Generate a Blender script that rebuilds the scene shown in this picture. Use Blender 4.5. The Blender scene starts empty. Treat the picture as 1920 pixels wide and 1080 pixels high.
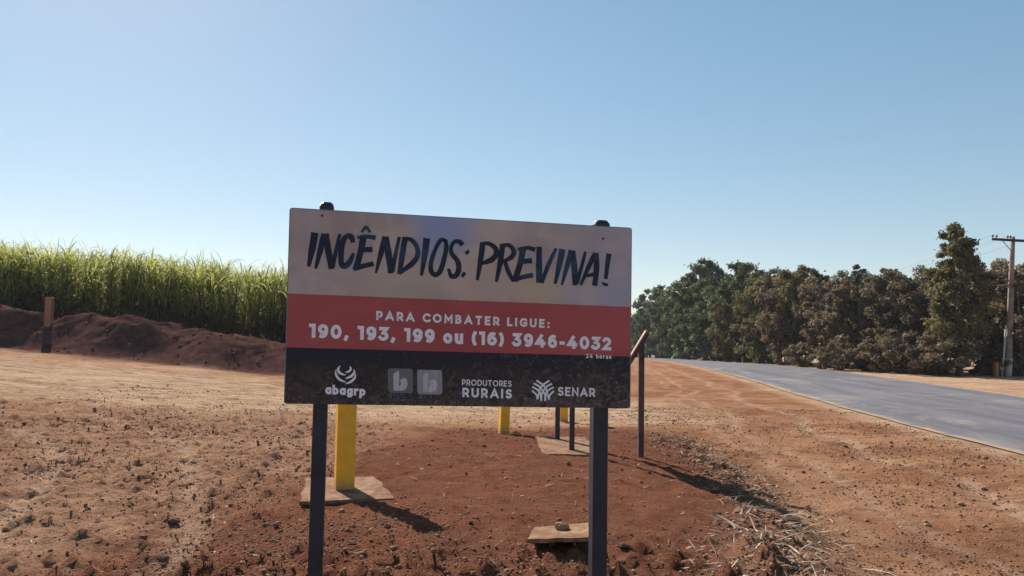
import bpy, math, random
import numpy as np
from mathutils import Vector, Matrix

# ------------------------------------------------------------------ camera, sky, sun, exposure
SC = bpy.context.scene
EYE = 1.65; FPX = 1400.0; PITCH = math.radians(3.5); ROLL = math.radians(0.95)
SUN_EL = 35.0; SUN_AZ = -31.0          # degrees, azimuth from +Y towards +X
cam = bpy.data.cameras.new('camera'); cam_o = bpy.data.objects.new('camera', cam); SC.collection.objects.link(cam_o)
cam.sensor_width = 36; cam.lens = 36 * FPX / 1920; cam.clip_start = 0.05; cam.clip_end = 6000
Rm = Matrix.Rotation(math.pi / 2 + PITCH, 4, 'X') @ Matrix.Rotation(ROLL, 4, 'Z')
cam_o.matrix_world = Matrix.Translation((0, 0, EYE)) @ Rm
SC.camera = cam_o
W = bpy.data.worlds.new('World'); SC.world = W; W.use_nodes = True
nt = W.node_tree; nt.nodes.clear()
sky = nt.nodes.new('ShaderNodeTexSky'); sky.sky_type = 'NISHITA'; sky.sun_disc = False
sky.sun_elevation = math.radians(SUN_EL); sky.sun_rotation = math.radians(SUN_AZ)
sky.altitude = 600; sky.air_density = 1.0; sky.dust_density = 0.25; sky.ozone_density = 1.3
hs = nt.nodes.new('ShaderNodeHueSaturation'); hs.inputs['Saturation'].default_value = 1.28; hs.inputs['Hue'].default_value = 0.494
gm = nt.nodes.new('ShaderNodeGamma'); gm.inputs['Gamma'].default_value = 0.60
bg = nt.nodes.new('ShaderNodeBackground'); bg.inputs['Strength'].default_value = 0.126
wo = nt.nodes.new('ShaderNodeOutputWorld')
nt.links.new(sky.outputs[0], hs.inputs['Color']); nt.links.new(hs.outputs[0], gm.inputs['Color'])
nt.links.new(gm.outputs[0], bg.inputs['Color']); nt.links.new(bg.outputs[0], wo.inputs['Surface'])
sl = bpy.data.lights.new('sun', 'SUN'); sl.energy = 5.0; sl.angle = math.radians(0.5); sl.color = (1.0, 0.94, 0.87)
so = bpy.data.objects.new('sun', sl); SC.collection.objects.link(so)
a, e = math.radians(SUN_AZ), math.radians(SUN_EL)
SUN = Vector((math.sin(a) * math.cos(e), math.cos(a) * math.cos(e), math.sin(e)))
so.rotation_euler = SUN.to_track_quat('Z', 'Y').to_euler(); so.location = SUN * 60
SC.view_settings.view_transform = 'Standard'; SC.view_settings.look = 'None'
SC.view_settings.exposure = 0.9; SC.view_settings.gamma = 1.0; SC.view_settings.use_curve_mapping = False
SC.cycles.max_bounces = 6; SC.cycles.transparent_max_bounces = 4

# ------------------------------------------------------------------ small helpers
col = SC.collection
R3 = np.array(Rm.to_3x3())
def ray(px, py):
    d = R3 @ np.array([(px - 960) / FPX, -(py - 540) / FPX, -1.0])
    return d / d[1]
def ss(a, b, x):
    t = np.clip((x - a) / (b - a), 0, 1); return t * t * (3 - 2 * t)
def _h(i, j, s):
    n = (i.astype(np.int64) * 374761393 + j.astype(np.int64) * 668265263 + s * 982451653) & 0x7fffffff
    n = ((n ^ (n >> 13)) * 1274126177) & 0x7fffffff
    n = n ^ (n >> 16)
    return (n & 0xffff) / 65535.0
def vn(x, y, s=0):
    i = np.floor(x); j = np.floor(y); fx = x - i; fy = y - j
    fx = fx * fx * (3 - 2 * fx); fy = fy * fy * (3 - 2 * fy)
    A = _h(i, j, s); B = _h(i + 1, j, s); C_ = _h(i, j + 1, s); D = _h(i + 1, j + 1, s)
    return (A * (1 - fx) + B * fx) * (1 - fy) + (C_ * (1 - fx) + D * fx) * fy
def fbm(x, y, s=0, o=4):
    r = 0; am = 0.5; t = 0
    for k in range(o):
        r = r + am * vn(x, y, s + k * 17); t += am; am *= 0.5; x = x * 2.03 + 3.1; y = y * 2.03 + 7.7
    return r / t
def mesh(name, V, F, mat=None, smooth=False):
    """V (n,3); F list of tuples or (m,k) array"""
    me = bpy.data.meshes.new(name)
    V = np.asarray(V, dtype=np.float32)
    if isinstance(F, np.ndarray):
        k = F.shape[1]; m = F.shape[0]
        me.vertices.add(len(V)); me.vertices.foreach_set('co', V.ravel())
        me.loops.add(m * k); me.loops.foreach_set('vertex_index', F.astype(np.int32).ravel())
        me.polygons.add(m); me.polygons.foreach_set('loop_start', np.arange(0, m * k, k, dtype=np.int32))
        me.polygons.foreach_set('loop_total', np.full(m, k, dtype=np.int32))
        me.update(calc_edges=True)
    else:
        me.from_pydata([tuple(map(float, v)) for v in V], [], [tuple(f) for f in F]); me.update()
    if smooth: me.polygons.foreach_set('use_smooth', np.ones(len(me.polygons), dtype=bool))
    if mat: me.materials.append(mat)
    return me
def fattr(me, name, vals, dom='POINT'):
    at = me.attributes.new(name, 'FLOAT', dom); at.data.foreach_set('value', np.asarray(vals, dtype=np.float32).ravel())
def link(name, me, parent=None, loc=(0, 0, 0), **tags):
    o = bpy.data.objects.new(name, me); col.objects.link(o)
    if parent: o.parent = parent
    o.location = loc
    for k, v in tags.items(): o[k] = v
    return o
def empty(name, loc, label, category, group=None, rz=0.0):
    o = bpy.data.objects.new(name, None); col.objects.link(o); o.location = loc; o.rotation_euler = (0, 0, rz)
    o.empty_display_size = 0.2; o['label'] = label; o['category'] = category
    if group: o['group'] = group
    return o
def copy_tree(o, parent=None):
    c = o.copy(); col.objects.link(c); c.parent = parent
    for ch in [q for q in bpy.data.objects if q.parent == o]: copy_tree(ch, c)
    return c
class MB:
    def __init__(s): s.v = []; s.f = []
    def add(s, V, F):
        b = len(s.v); s.v += [tuple(q) for q in V]; s.f += [tuple(i + b for i in f) for f in F]; return s
    def box(s, c, size, M=None, bev=0.0):
        x, y, z = [q / 2 for q in size]; b = min(bev, x * .9, y * .9, z * .9)
        if b <= 0:
            V = [(i, j, k) for i in (-x, x) for j in (-y, y) for k in (-z, z)]
            F = [(0, 1, 3, 2), (4, 6, 7, 5), (0, 4, 5, 1), (2, 3, 7, 6), (0, 2, 6, 4), (1, 5, 7, 3)]
        else:
            ring = [(-x, -y + b), (-x + b, -y), (x - b, -y), (x, -y + b), (x, y - b), (x - b, y), (-x + b, y), (-x, y - b)]
            lv = [(-z, 1 - b / max(x, y)), (-z + b, 1), (z - b, 1), (z, 1 - b / max(x, y))]
            V = []
            for zz, sc in lv:
                for (p, q) in ring: V.append((p * sc, q * sc, zz))
            F = [tuple(range(7, -1, -1)), tuple(range(24, 32))]
            for l in range(3):
                for k in range(8):
                    F.append((l * 8 + k, l * 8 + (k + 1) % 8, l * 8 + 8 + (k + 1) % 8, l * 8 + 8 + k))
        out = []
        for v in V:
            p = Vector(v)
            if M is not None: p = M @ p
            out.append(p + Vector(c))
        return s.add(out, F)
    def tube(s, pts, rad, n=8, cap=True):
        V, F = tube_np(pts, rad, n); b = len(V) - n
        F = [tuple(f) for f in F]
        if cap: F += [tuple(range(n - 1, -1, -1)), tuple(range(b, b + n))]
        return s.add(V, F)
    def build(s, name, mat, parent=None, smooth=False, **t):
        return link(name, mesh(name, s.v, s.f, mat, smooth), parent, **t)
def tube_np(pts, rad, n=8):
    pts = np.array(pts, float); rad = np.broadcast_to(np.array(rad, float), (len(pts),))
    T = np.gradient(pts, axis=0); T /= np.linalg.norm(T, axis=1)[:, None] + 1e-9
    ref = np.array([0.0, 0, 1.0]) if abs(T[0][2]) < .8 else np.array([1.0, 0, 0])
    V = []
    for p, t, r in zip(pts, T, rad):
        u = np.cross(ref, t); u /= np.linalg.norm(u) + 1e-9; w = np.cross(t, u)
        for k in range(n):
            an = 2 * math.pi * k / n; V.append(p + r * (math.cos(an) * u + math.sin(an) * w))
    F = []
    for i in range(len(pts) - 1):
        for k in range(n):
            F.append((i * n + k, i * n + (k + 1) % n, (i + 1) * n + (k + 1) % n, (i + 1) * n + k))
    return np.array(V), F

# ------------------------------------------------------------------ node material helpers
class NM:
    def __init__(s, name, rough=0.8, spec=0.3):
        s.m = bpy.data.materials.new(name); s.m.use_nodes = True; s.t = s.m.node_tree
        s.b = s.t.nodes['Principled BSDF']; s.b.inputs['Roughness'].default_value = rough
        s.b.inputs['Specular IOR Level'].default_value = spec
    def n(s, ty, **kw):
        q = s.t.nodes.new('ShaderNode' + ty)
        for k, v in kw.items():
            if k in q.inputs.keys(): s.setin(q, k, v)
            else: setattr(q, k, v)
        return q
    def setin(s, q, k, v):
        if isinstance(v, bpy.types.NodeSocket): s.t.links.new(v, q.inputs[k])
        else: q.inputs[k].default_value = v
    def noise(s, vec, scale, detail=4, rough=0.6, dist=0.0):
        q = s.n('TexNoise'); s.setin(q, 'Vector', vec); q.inputs['Scale'].default_value = scale
        q.inputs['Detail'].default_value = detail; q.inputs['Roughness'].default_value = rough; q.inputs['Distortion'].default_value = dist
        return q.outputs['Fac']
    def mix(s, f, A, B, mode='MIX'):
        q = s.t.nodes.new('ShaderNodeMix'); q.data_type = 'RGBA'; q.blend_type = mode
        for i, v in ((0, f), (6, A), (7, B)):
            if isinstance(v, bpy.types.NodeSocket): s.t.links.new(v, q.inputs[i])
            elif i == 0: q.inputs[i].default_value = v
            else: q.inputs[i].default_value = (*v, 1) if len(v) == 3 else v
        return q.outputs[2]
    def rng(s, x, a, b, c=0.0, d=1.0, smooth=True):
        q = s.t.nodes.new('ShaderNodeMapRange'); q.interpolation_type = 'SMOOTHSTEP' if smooth else 'LINEAR'
        for i, v in enumerate((x, a, b, c, d)):
            if isinstance(v, bpy.types.NodeSocket): s.t.links.new(v, q.inputs[i])
            else: q.inputs[i].default_value = v
        return q.outputs[0]
    def math(s, op, a, b=0.0):
        q = s.t.nodes.new('ShaderNodeMath'); q.operation = op
        for i, v in enumerate((a, b)):
            if isinstance(v, bpy.types.NodeSocket): s.t.links.new(v, q.inputs[i])
            else: q.inputs[i].default_value = v
        return q.outputs[0]
    def attr(s, name):
        q = s.t.nodes.new('ShaderNodeAttribute'); q.attribute_name = name; return q.outputs['Fac']
    def coord(s, k='Object'):
        return s.t.nodes.new('ShaderNodeTexCoord').outputs[k]
    def scale(s, vec, sc, rz=0.0):
        q = s.t.nodes.new('ShaderNodeMapping'); s.t.links.new(vec, q.inputs[0]); q.inputs['Scale'].default_value = sc
        q.inputs['Rotation'].default_value = (0, 0, rz); return q.outputs[0]
    def base(s, c):
        s.setin(s.b, 'Base Color', c if isinstance(c, bpy.types.NodeSocket) else (*c, 1))
    def bump(s, h, strength=0.5, dist=0.02):
        q = s.t.nodes.new('ShaderNodeBump'); q.inputs['Strength'].default_value = strength; q.inputs['Distance'].default_value = dist
        s.t.links.new(h, q.inputs['Height']); s.t.links.new(q.outputs[0], s.b.inputs['Normal'])

def simple(name, c, rough=0.7, var=0.25, scale=12.0, spec=0.3, bump=0.2, metallic=0.0, stain=None):
    m = NM(name, rough, spec); v = m.coord(); f = m.noise(v, scale, 5, 0.65)
    cc = m.mix(m.rng(f, .3, .7), tuple(q * (1 - var) for q in c), tuple(min(1, q * (1 + var)) for q in c))
    if stain:
        cc = m.mix(m.rng(m.noise(v, stain[1], 6, 0.7, 1.0), stain[2], stain[2] + .15, 0, stain[3]), cc, stain[0])
    m.base(cc); m.b.inputs['Metallic'].default_value = metallic
    if bump: m.bump(m.noise(v, scale * 5, 4), bump, 0.004)
    return m.m

def leaf_mat(name, cols, trans=0.35, tcol=None):
    """leaf material: colour varies leaf by leaf with the mesh attribute rnd"""
    m = bpy.data.materials.new(name); m.use_nodes = True; t = m.node_tree; t.nodes.clear()
    at = t.nodes.new('ShaderNodeAttribute'); at.attribute_name = 'rnd'
    cr = t.nodes.new('ShaderNodeValToRGB'); t.links.new(at.outputs['Fac'], cr.inputs[0])
    el = cr.color_ramp.elements
    for i, c in enumerate(cols):
        p = i / (len(cols) - 1)
        q = el[0] if i == 0 else (el[-1] if i == len(cols) - 1 else el.new(p)); q.position = p; q.color = (*c, 1)
    d = t.nodes.new('ShaderNodeBsdfPrincipled'); d.inputs['Roughness'].default_value = 0.62; d.inputs['Specular IOR Level'].default_value = 0.12
    tr = t.nodes.new('ShaderNodeBsdfTranslucent'); mx = t.nodes.new('ShaderNodeMixShader'); mx.inputs[0].default_value = trans
    g = t.nodes.new('ShaderNodeMix'); g.data_type = 'RGBA'; g.blend_type = 'MULTIPLY'; g.inputs[0].default_value = 1.0
    t.links.new(cr.outputs[0], g.inputs[6]); g.inputs[7].default_value = (*(tcol or (1.6, 1.6, .9)), 1)
    t.links.new(cr.outputs[0], d.inputs['Base Color']); t.links.new(g.outputs[2], tr.inputs['Color'])
    t.links.new(d.outputs[0], mx.inputs[1]); t.links.new(tr.outputs[0], mx.inputs[2])
    o = t.nodes.new('ShaderNodeOutputMaterial'); t.links.new(mx.outputs[0], o.inputs[0])
    return m

# ------------------------------------------------------------------ the lie of the land
ROAD_Y = np.array([-60, -20, 0, 11.3, 16.8, 24.5, 34, 48, 58, 98, 150, 220, 400, 700.])
ROAD_X = np.array([4.5, 6.3, 7.2, 7.75, 8.4, 9.3, 10.7, 12.0, 12.9, 18.5, 27, 38, 60, 97.])
RW = 7.7
def road_x(y):
    # smooth the polyline by averaging
    return sum(np.interp(y + k, ROAD_Y, ROAD_X) for k in (-5, -2.5, 0, 2.5, 5)) / 5
def prof(y):
    yy = np.array([-200, 0, 11, 17, 25, 48, 62, 80, 135, 220, 320, 5000.]); zz = np.array([0, 0, -.08, -.14, -.2, -.26, -.5, -.98, -2.4, -4.4, -5.0, -5.0])
    return sum(np.interp(y + k, yy, zz) for k in (-4, -2, 0, 2, 4)) / 5
def rise(x):
    xs = np.array([-400, -60, -30, -18.2, -14.4, -12.5, -10.6, -8.1, -3, 0, 10.]); zs = np.array([3.4, 2.9, 1.9, 1.28, .99, .83, .67, .45, .1, 0, 0.])
    return sum(np.interp(x + k, xs, zs) for k in (-.8, 0, .8)) / 3
BX = np.array([-90, -40, -25, -18.2, -17.0, -16.45, -15.8, -14.4, -12.5, -10.6, -9.4, -8.1, -5, -2.5, 0, 20]); 
BH = np.array([1.3, 1.3, 1.3, 1.18, 1.12, .84, 1.14, 1.22, 1.20, .98, .98, .96, .7, .35, 0, 0.])
def smooth_ground(x, y):
    z = prof(y) + rise(x) * np.clip(y / 25, 0, 1.0) ** 1.25
    # low mound of red soil round the bollards
    z = z + 0.15 * np.exp(-(((x - 0.0) / 2.3) ** 4 + ((y - 7.8) / 5.2) ** 4)) + .11 * np.exp(-(((x + .3) / 1.2) ** 2 + ((y - 5.6) / 1.3) ** 2)) - .10 * ss(1.9, 3.0, x) * (1 - ss(11, 16, y)) * (1 - ss(4.5, 6.5, x))
    return z
def ground_z(x, y, detail=True):
    x = np.asarray(x, float); y = np.asarray(y, float)
    z = smooth_ground(x, y)
    # earth bank in front of the cane
    yc = 26.6 + 0.5 * np.sin(x * .35) 
    h = np.interp(x, BX, BH)
    front = ss(-2.7, -0.1, y - yc + 0.25 * np.sin(x * 1.7)); back = 1 - ss(0.3, 2.6, y - yc)
    bank = h * front * back
    if detail:
        bn = (fbm(x * 1.6, y * 1.6, 5, 4) - .5)
        bank = bank * (1 + .35 * bn) + (front * back * (h > .05)) * (.11 * (fbm(x * 2.6, y * 2.6, 9, 4) - .5) + .03 * (fbm(x * 9, y * 9, 19, 2) - .5))
    z = z + bank
    if detail:
        rx = road_x(y)
        onroad = ss(.08, .45, x - rx) * (1 - ss(-.45, -.08, x - rx - RW)); flatm = ss(-1.4, -.3, x - rx) * (1 - ss(.3, 1.4, x - rx - RW))
        nearm = 1 - ss(14, 40, np.hypot(x, y))
        ridge = np.exp(-((x - debris_x(y)) / .38) ** 2) * (1 - ss(12.8, 14.2, y))
        d = 0.05 * (fbm(x * .9, y * .9, 1, 4) - .5) + nearm * (0.034 * (fbm(x * 6.1, y * 6.1, 2, 3) - .5))
        clod = np.clip(fbm(x * 11, y * 11, 31, 2) - .58, 0, 1) * .16
        rough = rough_mask(x, y)
        clod = clod + .022 * (vn(x * 17, y * 17, 52) - .5) + .012 * (vn(x * 24, y * 24, 53) - .5)
        d = d + nearm * clod * (.4 + 1.7 * rough) + nearm * ridge * (.05 + .16 * (fbm(x * 6, y * 6, 44, 3) - .4))
        tk = track(x, y)
        d = d - (.034 * tk - .012 * np.clip(tk, 0, .5)) * (1 - flatm)
        # tyre ruts on the left yard and on the right verge
        rut = np.sin((y - 0.16 * x) * 3.1 + 2.5 * fbm(x * .25, y * .25, 77, 2)) * ss(11, 15, y) * (1 - ss(22, 25, y)) * .012 * (x < 3)
        z = z + (d + rut) * (1 - flatm) - 0.14 * onroad
        z = z + .35 * (fbm(x * .05, y * .05, 91, 3) - .5) * ss(60, 160, np.hypot(x, y)) * (1 - flatm)
    return z
def debris_x(y):
    return np.interp(y, [2, 5.2, 7.0, 8.8, 10.5, 13.0, 14], [1.2, 1.75, 2.5, 2.72, 2.8, 2.75, 2.5])
def rough_mask(x, y):
    n = fbm(x * .5 + 9, y * .9, 61, 3)
    left = ss(.5, -1.0, x + 2) * (1 - ss(13.5, 16.5, y + 1.5 * (n - .5)))
    bottom = (1 - ss(4.6, 6.2, y + 1.4 * (n - .5))) * (1 - ss(1.8, 2.6, x))
    return np.clip(np.maximum(left * (.45 + .9 * (n - .3)), bottom), 0, 1)
def track(x, y):
    """0..1 where wheels have pressed the dirt: curved on the left yard, along the road on the right verge"""
    n = fbm(x * .35, y * .35, 301, 3)
    t1 = np.hypot(x + 16, y - 2.5) + .5 * n; a1 = np.exp(-((t1 - 12.6) / .13) ** 2) + np.exp(-((t1 - 14.1) / .13) ** 2) + .8 * np.exp(-((t1 - 11.2) / .12) ** 2) + .7 * np.exp(-((t1 - 9.9) / .14) ** 2)
    a1 = a1 * ss(-1.0, -2.4, x) * (1 - ss(15, 18, y))
    t2 = x - road_x(y) + 1.3 * n; a2 = np.exp(-((t2 + 1.5) / .14) ** 2) + .8 * np.exp(-((t2 + 2.9) / .14) ** 2) + .6 * np.exp(-((t2 + 3.5) / .12) ** 2)
    a2 = a2 * ss(2.9, 3.6, x)
    return np.clip((a1 + a2) * (.35 + 1.1 * fbm(x * 1.3, y * 1.3, 302, 2)), 0, 1)
def at(px, py, z0=None):
    """where the line of sight through a photo point meets the smooth ground"""
    d = ray(px, py); lo = 1.5
    for y in np.arange(1.5, 400, .05):
        p = d * y
        if p[2] + EYE < float(smooth_ground(p[0], p[1])): return Vector((p[0], p[1], float(ground_z(p[0], p[1]))))
    return Vector((d[0] * 100, 100, -2))
def at_depth(px, py, y): dd = ray(px, py); return Vector((dd[0] * y, y, EYE + dd[2] * y))
def atd(px, y):
    """ground point in the direction of a photo column at distance y"""
    x = (px - 960) / FPX * y
    return Vector((x, y, float(ground_z(x, y))))

def axis(fine0, fine1, step, lo, hi, g):
    c = list(np.arange(fine0, fine1 + 1e-6, step)); s = step; v = fine1
    while v < hi: s *= g; v += s; c.append(v)
    s = step; v = fine0; pre = []
    while v > lo: s *= g; v -= s; pre.append(v)
    return np.array(pre[::-1] + c)
gx = axis(-5.5, 6.0, .04, -2500, 2500, 1.035); gx = np.concatenate([axis(-24, -23.9, .1, -2500, -23.9, 1.06)[:-1], np.arange(-23.9, -5.55, .085), gx[gx >= -5.5]]); gx = np.unique(np.round(gx, 4))
gy = np.concatenate([axis(3.2, 13, .045, -300, 14, 1.2)[:-1], np.arange(13.1, 24, .09), np.arange(24, 31, .1), axis(31.15, 50, .4, 31.1, 3000, 1.05)[2:]])
gy = np.unique(np.round(gy, 4)); gy = gy[np.concatenate([[True], np.diff(gy) > .02])]
X, Y = np.meshgrid(gx, gy); Z = ground_z(X, Y)
nx, ny = len(gx), len(gy)
idx = np.arange(nx * ny).reshape(ny, nx)
F = np.stack([idx[:-1, :-1], idx[:-1, 1:], idx[1:, 1:], idx[1:, :-1]], -1).reshape(-1, 4)
gme = mesh('ground', np.stack([X, Y, Z], -1).reshape(-1, 3), F, None, True)
wob = (fbm(X * .8, Y * .8, 12, 4) - .5)
right_edge = debris_x(Y)
red = ss(-3.2, -1.6, X + 1.9 * wob + .25 * np.clip(Y - 10, -4, 8) * -.5) * (1 - ss(-.5, .7, X - right_edge + .9 * wob)) * (1 - ss(12.8, 15.0, Y + 2.0 * wob))
red = np.clip(red, 0, 1)
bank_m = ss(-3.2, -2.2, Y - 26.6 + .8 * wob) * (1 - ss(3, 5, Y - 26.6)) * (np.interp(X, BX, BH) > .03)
pale = ss(13.8, 16.5, Y + 2.5 * wob) * (1 - ss(20.5, 23.5, Y + 2 * wob)) * (1 - ss(2, 6, X)) + .75 * ss(-.3, .6, X - road_x(Y) - RW)
pale = np.clip(pale + .8 * ss(-.9, -.15, X - road_x(Y)) * (1 - ss(-.1, .3, X - road_x(Y))), 0, 1)
verge = ss(-.2, .8, X - right_edge) * (1 - ss(0, 1, X - road_x(Y)))
for nme, A in (('red', red), ('bank', bank_m), ('pale', pale), ('rough', rough_mask(X, Y)), ('verge', verge), ('track', track(X, Y))): fattr(gme, nme, A)
g = NM('soil', 1.0, 0.0); v = g.coord()
n1 = g.noise(v, .55, 6, .65, .4); n2 = g.noise(v, 3.2, 6, .7, .3); n3 = g.noise(v, 22, 5, .75); n4 = g.noise(v, 95, 3, .7)
streak = g.noise(g.scale(v, (.30, 1.0, 1), .12), 1.3, 7, .72, 1.1)
c = g.mix(g.rng(n1, .35, .68), (0.367, 0.192, 0.108), (0.520, 0.309, 0.185))
c = g.mix(g.attr('rough'), c, g.mix(g.rng(n2, .3, .7), (0.207, 0.101, 0.068), (0.390, 0.221, 0.138)))
c = g.mix(g.attr('verge'), c, g.mix(g.rng(n1, .35, .65), (0.257, 0.114, 0.058), (0.416, 0.217, 0.121)))
c = g.mix(g.attr('red'), c, g.mix(g.rng(n2, .3, .72), (0.136, 0.048, 0.027), (0.231, 0.093, 0.054)))
c = g.mix(g.attr('pale'), c, g.mix(g.rng(streak, .35, .65), (0.402, 0.254, 0.155), (0.590, 0.407, 0.260)))
c = g.mix(g.math('MULTIPLY', g.attr('track'), .6), c, (0.475, 0.317, 0.211))
pt = g.noise(g.scale(v, (.5, 1.1, 1), .3), 2.2, 6, .7, 1.2)
c = g.mix(g.rng(pt, .50, .62, 0, .6), c, (0.150, 0.070, 0.046))
c = g.mix(g.rng(n3, .32, .5, .55, 0), c, (0.114, 0.066, 0.044))  # clod shadows put into the colour as dark specks, here and below
c = g.mix(g.rng(n4, .55, .72, 0, .38), c, (0.405, 0.290, 0.202))
c = g.mix(g.rng(n4, .28, .40, .5, 0), c, (0.079, 0.044, 0.035))
g.base(c)
n5 = g.noise(v, 42, 4, .7)
hh = g.math('ADD', g.math('ADD', g.math('MULTIPLY', n3, .6), g.math('MULTIPLY', n5, .5)), g.math('MULTIPLY', n4, .3))
c = g.mix(g.rng(n5, .30, .44, .55, 0), c, (0.088, 0.044, 0.031))
c = g.mix(g.rng(n5, .58, .72, 0, .4), c, (0.405, 0.255, 0.167))
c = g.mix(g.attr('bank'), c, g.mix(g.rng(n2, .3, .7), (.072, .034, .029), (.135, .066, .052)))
g.base(c)
g.bump(hh, 1.0, .06)
gme.materials.append(g.m)
link('ground', gme, kind='structure')

# road
ry = np.concatenate([np.arange(-60, 60, 1.0), np.arange(60, 240, 3.0), np.arange(240, 640, 10.0)])
us = np.linspace(0, 1, 9); V = []; U = []
rr = np.random.default_rng(3)
for y in ry:
    x0 = float(road_x(y)); dx = float(road_x(y + .5) - road_x(y - .5)); nx_, ny_ = 1, -dx; L = math.hypot(nx_, ny_)
    for u in us:
        w = u * RW
        if u == 0: w -= .12 * (fbm(np.array(y * .7), np.array(1.0), 3, 3) - .5)
        px_, py_ = x0 + w * nx_ / L, y + w * ny_ / L
        camber = .05 * (1 - (2 * u - 1) ** 2)
        V.append((px_, py_, float(prof(y)) + .02 + camber)); U.append((u, y))
n = len(us); F = np.array([(i * n + k, i * n + k + 1, (i + 1) * n + k + 1, (i + 1) * n + k) for i in range(len(ry) - 1) for k in range(n - 1)])
rme = mesh('road', V, F, None, True)
fattr(rme, 'u', [q[0] for q in U]); fattr(rme, 'w', [q[1] for q in U])
r = NM('dusty_asphalt', .85, .15)
cx = r.n('CombineXYZ'); r.t.links.new(r.attr('u'), cx.inputs[0]); r.t.links.new(r.attr('w'), cx.inputs[1]); uv = cx.outputs[0]
st = r.noise(r.scale(uv, (9, .09, 1)), 1.0, 6, .7, .5); bl = r.noise(r.scale(uv, (4, .35, 1)), 1.0, 5, .7, .8)
c = r.mix(r.rng(st, .3, .72), (0.092, 0.086, 0.094), (0.155, 0.144, 0.153))
c = r.mix(r.rng(bl, .50, .68, 0, .65), c, (0.274, 0.223, 0.187))
edge = r.math('MINIMUM', r.attr('u'), r.math('SUBTRACT', 1.0, r.attr('u')))
ev = r.math('ADD', edge, r.math('MULTIPLY', r.math('SUBTRACT', r.noise(r.scale(uv, (14, 1.1, 1)), 1.0, 6, .75), .5), .20))
c = r.mix(r.rng(ev, .0, .045, .95, 0), c, (0.317, 0.223, 0.144))
r.base(c); r.bump(r.noise(r.coord(), 160, 3), .35, .006); rme.materials.append(r.m)
link('road', rme, kind='structure')

# ------------------------------------------------------------------ information sign in front
Q = [(543, 389), (1185, 427), (1182, 766), (532, 757)]
RR = [ray(*q) for q in Q]
A = np.array([RR[0], -RR[1], RR[2], -RR[3]]).T
d = np.linalg.svd(A)[2][-1]; d = d / d[0]
P = [RR[i] * d[i] for i in range(4)]
sc_ = 1.72 / np.linalg.norm(P[1] - P[0]); CAM = np.array([0, 0, EYE])
P = [p * sc_ + CAM for p in P]
BO = P[0]; BU = P[1] - P[0]; BV = P[3] - P[0]; BW = np.linalg.norm(BU); BHt = np.linalg.norm(BV)
BN = np.cross(BU, BV); BN /= np.linalg.norm(BN)
if BN[1] > 0: BN = -BN                 # towards the viewer's side
hu = BU / BW; hv = BV / BHt
def buv(px, py):
    """point of the board face (metres right, metres down) for a photo point"""
    dd = ray(px, py); t = np.dot(BO - CAM, BN) / np.dot(dd, BN); p = CAM + dd * t - BO
    return np.array([p @ hu, p @ hv])
def bpt(u, v, n=0.0): return BO + hu * u + hv * v + BN * n

# --- strokes laid on the board
class Ink:
    def __init__(s): s.v = []; s.f = []; s.k = 0
    def poly(s, pts):
        n = .0012 + .00002 * s.k; s.k += 1; b = len(s.v)
        s.v += [bpt(p[0], p[1], n) for p in pts]; s.f.append(tuple(range(b, b + len(pts))))
    def stroke(s, pts, wid, closed=False, jit=0.0, rnd=None, capx=0.0):
        pts = [np.array(p, float) for p in pts]; N = len(pts)
        wid = list(np.broadcast_to(np.array(wid, float), (N,)))
        n = .0012 + .00002 * s.k; s.k += 1; b = len(s.v)
        for i in range(N):
            if closed: a, c = pts[(i - 1) % N], pts[(i + 1) % N]
            else: a, c = pts[max(i - 1, 0)], pts[min(i + 1, N - 1)]
            t1 = pts[i] - a; t2 = c - pts[i]
            l1, l2 = np.linalg.norm(t1), np.linalg.norm(t2)
            t1 = t1 / l1 if l1 > 1e-9 else t2 / l2; t2 = t2 / l2 if l2 > 1e-9 else t1
            t = t1 + t2; t /= np.linalg.norm(t) + 1e-9
            nn = np.array([-t[1], t[0]]); cs = max(.45, abs(np.dot(nn, np.array([-t1[1], t1[0]]))))
            h = wid[i] / 2 / cs; p = pts[i].copy()
            if not closed and capx:
                if i == 0: p = p - t * capx
                if i == N - 1: p = p + t * capx
            j1 = 1 + (rnd.uniform(-jit, jit) if rnd else 0); j2 = 1 + (rnd.uniform(-jit, jit) if rnd else 0)
            s.v.append(bpt(*(p + nn * h * j1), n)); s.v.append(bpt(*(p - nn * h * j2), n))
        m = N if closed else N - 1
        for i in range(m):
            j = (i + 1) % N; s.f.append((b + 2 * i, b + 2 * i + 1, b + 2 * j + 1, b + 2 * j))
    def build(s, name, mat, root, uvs=False):
        V = [tuple(np.array(p) - np.array(root.location)) for p in s.v]
        return link(name, mesh(name, V, s.f, mat), root)

def ell(cx, cy, rx, ry, a0, a1, n=14):
    return [(cx + rx * math.cos(math.radians(a0 + (a1 - a0) * i / n)), cy + ry * math.sin(math.radians(a0 + (a1 - a0) * i / n))) for i in range(n + 1)]
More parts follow.
